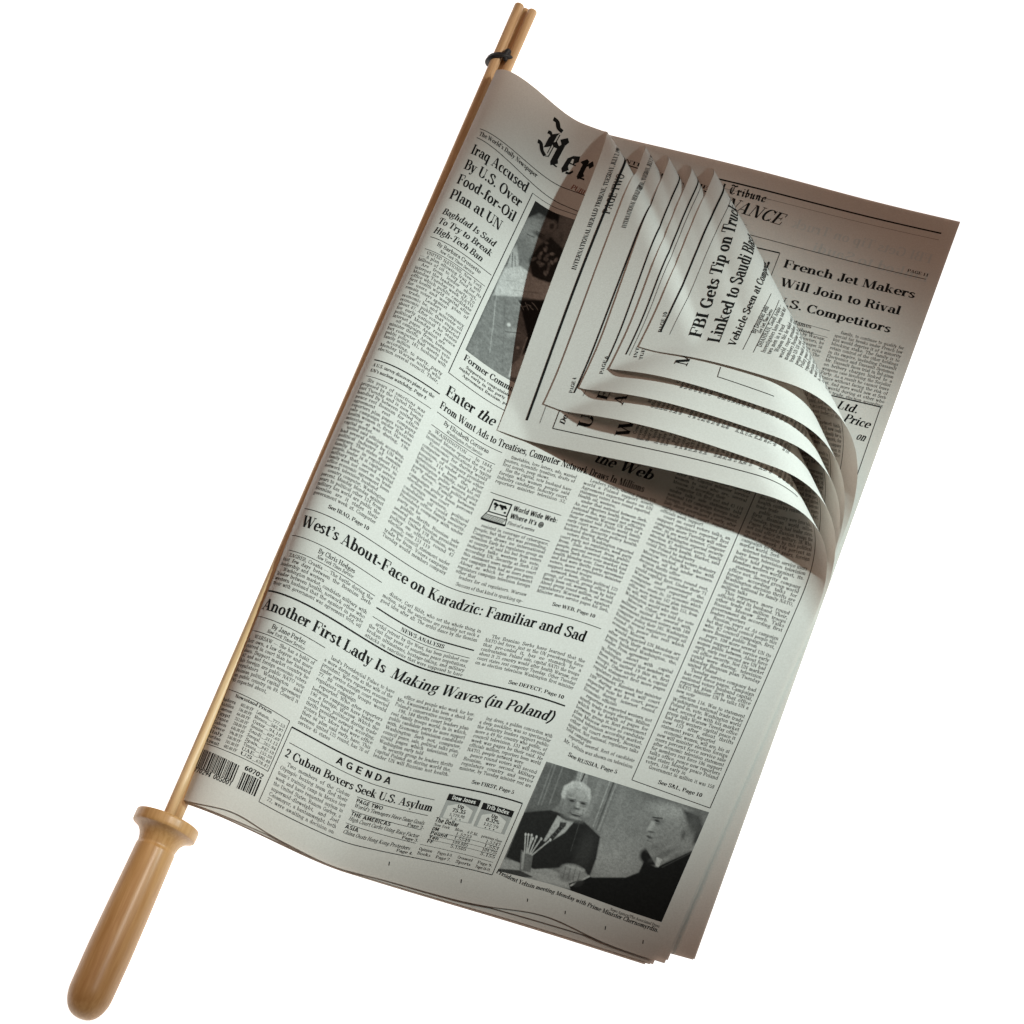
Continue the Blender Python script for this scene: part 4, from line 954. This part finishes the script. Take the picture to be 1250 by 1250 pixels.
# ---- backs of the curled sheets: text reads from the outer edge inwards, along -u
def bp(k, x, y): return SHEETS[k].invflap(x, y)
def bink(k): return Ink(SHEETS[k], -1)
def btext(k, t, p0, p1, em, name='headline', **kw): bink(k).text(t, bp(k, *p0), bp(k, *p1), em, **kw).put(name, PAGE[k])
def bcol(k, x0, x1, v0, v1, seed, **kw): body(bink(k), UW - x0, UW - x1, v0, v1, seed=seed, direction=-1, **kw).put('text_column', PAGE[k], M_INK2)
def bline(k, x0, v0, x1, v1, w): bink(k).line((UW - x0, v0), (UW - x1, v1), w, 4).put('ruled_line', PAGE[k])
def v_of(k, x, y): return bp(k, x, y)[1]
def x_of(k, x, y): return UW - bp(k, x, y)[0]
BK = []
for k, (r0, r1) in enumerate((((647, 514), (759, 196)), ((702, 480), (775, 290)), ((747, 444), (800, 270)), ((771, 435), (836, 240)), ((812, 407), (878, 228)))):
    vr = .5 * (v_of(k, *r0) + v_of(k, *r1)); xs = x_of(k, *r0); BK.append((vr, xs))
    bline(k, xs, vr, xs + 460, vr, (3.0, 2.0, 1.8, 1.8, 2.2)[k])
    bline(k, xs, vr + (18, 14, 12, 5, 13)[k], xs + 460, vr + (18, 14, 12, 5, 13)[k], .5)
vr, xs = BK[0]
btext(0, 'INTERNATIONAL HERALD TRIBUNE, TUESDAY, JULY 2, 1996', (703, 330), (757, 182), 9.5, 'page_header', lod=1)
bink(0).text('PAGE TWO', bp(0, 744, 262), bp(0, 763, 214), 15, 'light', 2).put('page_header', PAGE[0])
bink(1).text('INTERNATIONAL HERALD TRIBUNE, TUESDAY, JULY 2, 1996', bp(1, 764, 279), bp(1, 800, 195), 9.5, 'bold', 1).put('page_header', PAGE[1])
for k, t, a, b in ((1, 'PAGE 4', (699, 480), (704, 461)), (2, 'PAGE 6', (736, 457), (743, 435)), (4, 'PAGE 10', (808, 406), (815, 381))): btext(k, t, a, b, 8.2, 'page_number')
# box and big initials near the outer edge of the first back page
x0, v0 = x_of(0, 675, 523), v_of(0, 675, 523)
I = bink(0).line((UW - x0, v0), (UW - x0, v0 + 330), .9, 4).line((UW - x0, v0), (UW - x0 - 60, v0), .9, 4); I.put('box_border', PAGE[0])
def initials(k, items):
    I = bink(k)
    for t, x, y, em, sh in items:
        p = bp(k, x, y); I.text(t, p, p + np.array([-text_width(t, 'bold') * em * .95, 0]), em, 'bold', 2, sh)
    I.put('headline', PAGE[k])
initials(0, (('De Angeli', 689, 519, 12, .2), ('UN Asks', 720, 524, 30, 0), ('War Crimes', 766, 535, 30, 0)))
bcol(0, x0 + 8, x0 + 90, v0 + 108, v0 + 320, 41, pitch=6.4)
x2 = x_of(1, 712, 482)
initials(1, (('Europe', 740, 489, 26, 0), ('Asia', 760, 495, 26, 0)))
v2 = v_of(1, 790, 500); bcol(1, x2 + 2, x2 + 86, v2, v2 + 190, 42)
v3 = v_of(2, 828, 479); bcol(2, x2, x2 + 84, v3 - 4, v3 + 170, 43)
initials(3, (('Moves', 838, 448, 28, 0),)); btext(3, 'INT', (777, 437), (781, 424), 7, 'page_header'); btext(3, 'TUE', (784, 439), (788, 426), 7, 'page_header')
I = bink(3).line(bp(3, 876, 460), bp(3, 880, 448), .8).line(bp(3, 876, 460), bp(3, 945, 484), .8); I.put('box_border', PAGE[3])
btext(4, 'FBI Gets Tip on Truck', (855, 413), (917, 248), 26, lod=2)
btext(4, 'Linked to Saudi Blast', (878, 419), (934, 285), 26, lod=2)
btext(4, 'Vehicle Seen at Compound', (897, 424), (941, 320), 15.5, 'subheading', lod=1, shear=.18)
xb = x_of(4, 927, 429); vb = v_of(4, 927, 429)
bline(4, xb - 4, v_of(4, 908, 425), xb + 90, v_of(4, 908, 425), .6); bline(4, xb - 4, vb - 6, xb + 90, vb - 6, .6)
I = bink(4).text('By Douglas Jehl', (UW - xb - 22, vb - 14), (UW - xb - 66, vb - 14), 9, 'book').text('New York Times Service', (UW - xb - 24, vb - 8), (UW - xb - 64, vb - 8), 6, 'body', 1, .15); I.put('byline', PAGE[4])
bcol(4, xb, xb + 84, vb, vb + 190, 44, pitch=7.0, em=7.4, lead='DHAHRAN, Saudi Arabia \u2014 Investigators have been told that two men in a truck'); bcol(4, xb + 92, xb + 176, vb + 6, vb + 160, 45)
# fronts of the inner sheets, seen inside the curl and along the top edge
for k in range(1, NS):
    I = Ink(SHEETS[k], 1); body(I, 382, 466, 330, 560, seed=50 + k); body(I, 474, 556, 250, 560, seed=60 + k); I.put('text_column', PAGE[k], M_INK2)
    Ink(SHEETS[k], 1).line((470, 250), (470, 560), .8).line((560, 60), (560, 600), .8).put('ruled_line', PAGE[k])
    Ink(SHEETS[k], 1).line((150, 34), (560, 34), 1.6, 4).line((150, 50), (560, 50), .6, 4).put('ruled_line', PAGE[k])
    Ink(SHEETS[k], 1).text('INTERNATIONAL HERALD TRIBUNE, TUESDAY, JULY 2, 1996', (170, 31), (480, 31), 9, 'bold', 1).put('page_header', PAGE[k])


# ------------------------------------------------------------------ the stick
from mathutils import Vector, Matrix
def frame(p, q):
    z = (Vector(q) - Vector(p)).normalized(); x = z.cross(Vector((0, 0, 1))).normalized(); y = x.cross(z)
    return np.array(p), np.array(x), np.array(-y), np.array(z)
def lathe(name, prof, p, q, mat, parent, n=48, sx=1.0, sy=1.0, smooth=True):
    o, x, y, z = frame(p, q)
    a = np.linspace(0, 2 * math.pi, n, endpoint=False)
    V = []
    for h, r in prof:
        V.append(o + z * h + (np.cos(a)[:, None] * x * sx + np.sin(a)[:, None] * y * sy) * r)
    V = np.concatenate(V); F = []
    for i in range(len(prof) - 1):
        j = np.arange(n); k = (j + 1) % n
        F.append(np.stack([i * n + j, i * n + k, (i + 1) * n + k, (i + 1) * n + j], 1))
    return link_mesh(name, V, np.concatenate(F), mat, parent, smooth)
def ipt(x, y, z):
    a, b = img2xy(x, y, z); return (a, b, z)
stick = thing('newspaper_stick', 'pale wooden newspaper holder with a turned handle and slim rods, gripping the broadsheet', 'newspaper stick')
ax_ang = math.atan2(*(np.array(img2xy(600, 85, 36)) - np.array(img2xy(214, 975, 36)))[::-1])
M_ROD = mat_wood('rod_wood', (0.66, 0.45, 0.25), (0.50, 0.31, 0.15), ax_ang, 0.5)
M_HANDLE = mat_wood('handle_wood', (0.54, 0.32, 0.135), (0.44, 0.235, 0.085), ax_ang, 0.40)
H0 = ipt(203, 1007, 40); H1 = ipt(97, 1243, 30)
Lh = float(np.linalg.norm(np.array(H1) - np.array(H0)))
e = 26.0
prof = [(-5.6, .01), (-5.6, 36.8), (-5.3, 37.8), (-4.6, 38.4), (-2, 38.5), (4, 38.5), (7.4, 38.3), (8.2, 37.8), (8.8, 36.6), (10.5, 33.6), (13.5, 29.8), (17.5, 26.7), (22, 24.8), (27, 23.8), (30, 23.6), (30.6, 24.3), (33, 24.5), (60, 25.0), (110, 26.2), (160, 27.0), (Lh - e - 8, 26.6)]
for k in range(1, 13):
    a = k / 12 * math.pi / 2; prof.append((Lh - e - 8 + (e + 8) * math.sin(a), 26.6 * math.cos(a) ** .8 + .01))
prof = [(h, r if h < 9 else r * .96) for h, r in prof]
hnd = lathe('handle', prof, H0, H1, M_HANDLE, stick, 64)
hnd['label'] = 'turned wooden grip with a flared collar'
def rod(x0, y0, x1, y1, z0, z1, r, sx=1.0, lbl=None):
    p, q = ipt(x0, y0, z0), ipt(x1, y1, z1)
    L = float(np.linalg.norm(np.array(q) - np.array(p)))
    pr = [(0, .01), (0, r)] + [(L * k / 20, r) for k in range(1, 20)] + [(L - 2, r), (L - .7, r * .9), (L, r * .7), (L, .01)]
    return lathe('rod', pr, p, q, M_ROD, stick, 24, sx)
rod(203, 1002, 634.5, 6, 40, 19, 6.6)
rod(214, 1002, 650.5, 13, 34, 16, 6.2)
rod(208, 1003, 642, 12, 26, 7.5, 6.0)
# rubber ring wound twice round the rods
def torus(name, c, nrm, ra, rb, th, mat, parent, ux):
    c = np.array(c); z = np.array(nrm, float); z /= np.linalg.norm(z)
    x = np.array(ux, float); x -= z * x.dot(z); x /= np.linalg.norm(x); y = np.cross(z, x)
    n, m = 64, 14
    a = np.linspace(0, 2 * math.pi, n, endpoint=False); b = np.linspace(0, 2 * math.pi, m, endpoint=False)
    A, B = np.meshgrid(a, b, indexing='ij')
    rad_ = np.stack([np.cos(A) * ra, np.sin(A) * rb], -1)
    dirn = np.stack([np.cos(A) * rb, np.sin(A) * ra], -1); dirn /= np.linalg.norm(dirn, axis=-1, keepdims=True)
    rr = rad_ + dirn * (th * np.cos(B))[..., None]
    V = c + rr[..., :1] * x + rr[..., 1:] * y + (th * np.sin(B))[..., None] * z
    i = np.arange(n)[:, None] * m + np.arange(m)[None]; i2 = ((np.arange(n) + 1) % n)[:, None] * m + np.arange(m)[None]
    j = np.roll(i, -1, 1); j2 = np.roll(i2, -1, 1)
    return V.reshape(-1, 3), np.stack([i.ravel(), i2.ravel(), j2.ravel(), j.ravel()], 1)
rc = np.array(ipt(610, 75, 15)); ax = np.array(ipt(634.5, 6, 19)) - np.array(ipt(203, 1002, 40)); ax /= np.linalg.norm(ax)
side = np.cross(ax, [0, 0, 1.0])
V1, F1 = torus('ring', rc, ax - side * .42, 16.5, 14.0, 3.0, M_RUBBER, stick, side)
V2, F2 = torus('ring', rc + ax * 2.6, ax - side * .30, 15.5, 13.5, 2.6, M_RUBBER, stick, side)
V3, F3 = torus('ring', rc + side * 7.5 + ax * 6.5 + np.array([0, 0, 10.0]), side + np.array([0, 0, .5]), 3.2, 7.0, 2.8, M_RUBBER, stick, [0, 0, 1.0])
ring = link_mesh('rubber_ring', np.concatenate([V1, V2, V3]), np.concatenate([F1, F2 + len(V1), F3 + len(V1) + len(V2)]), M_RUBBER, stick)
ring['label'] = 'black rubber ring wound round the rods near their tips'
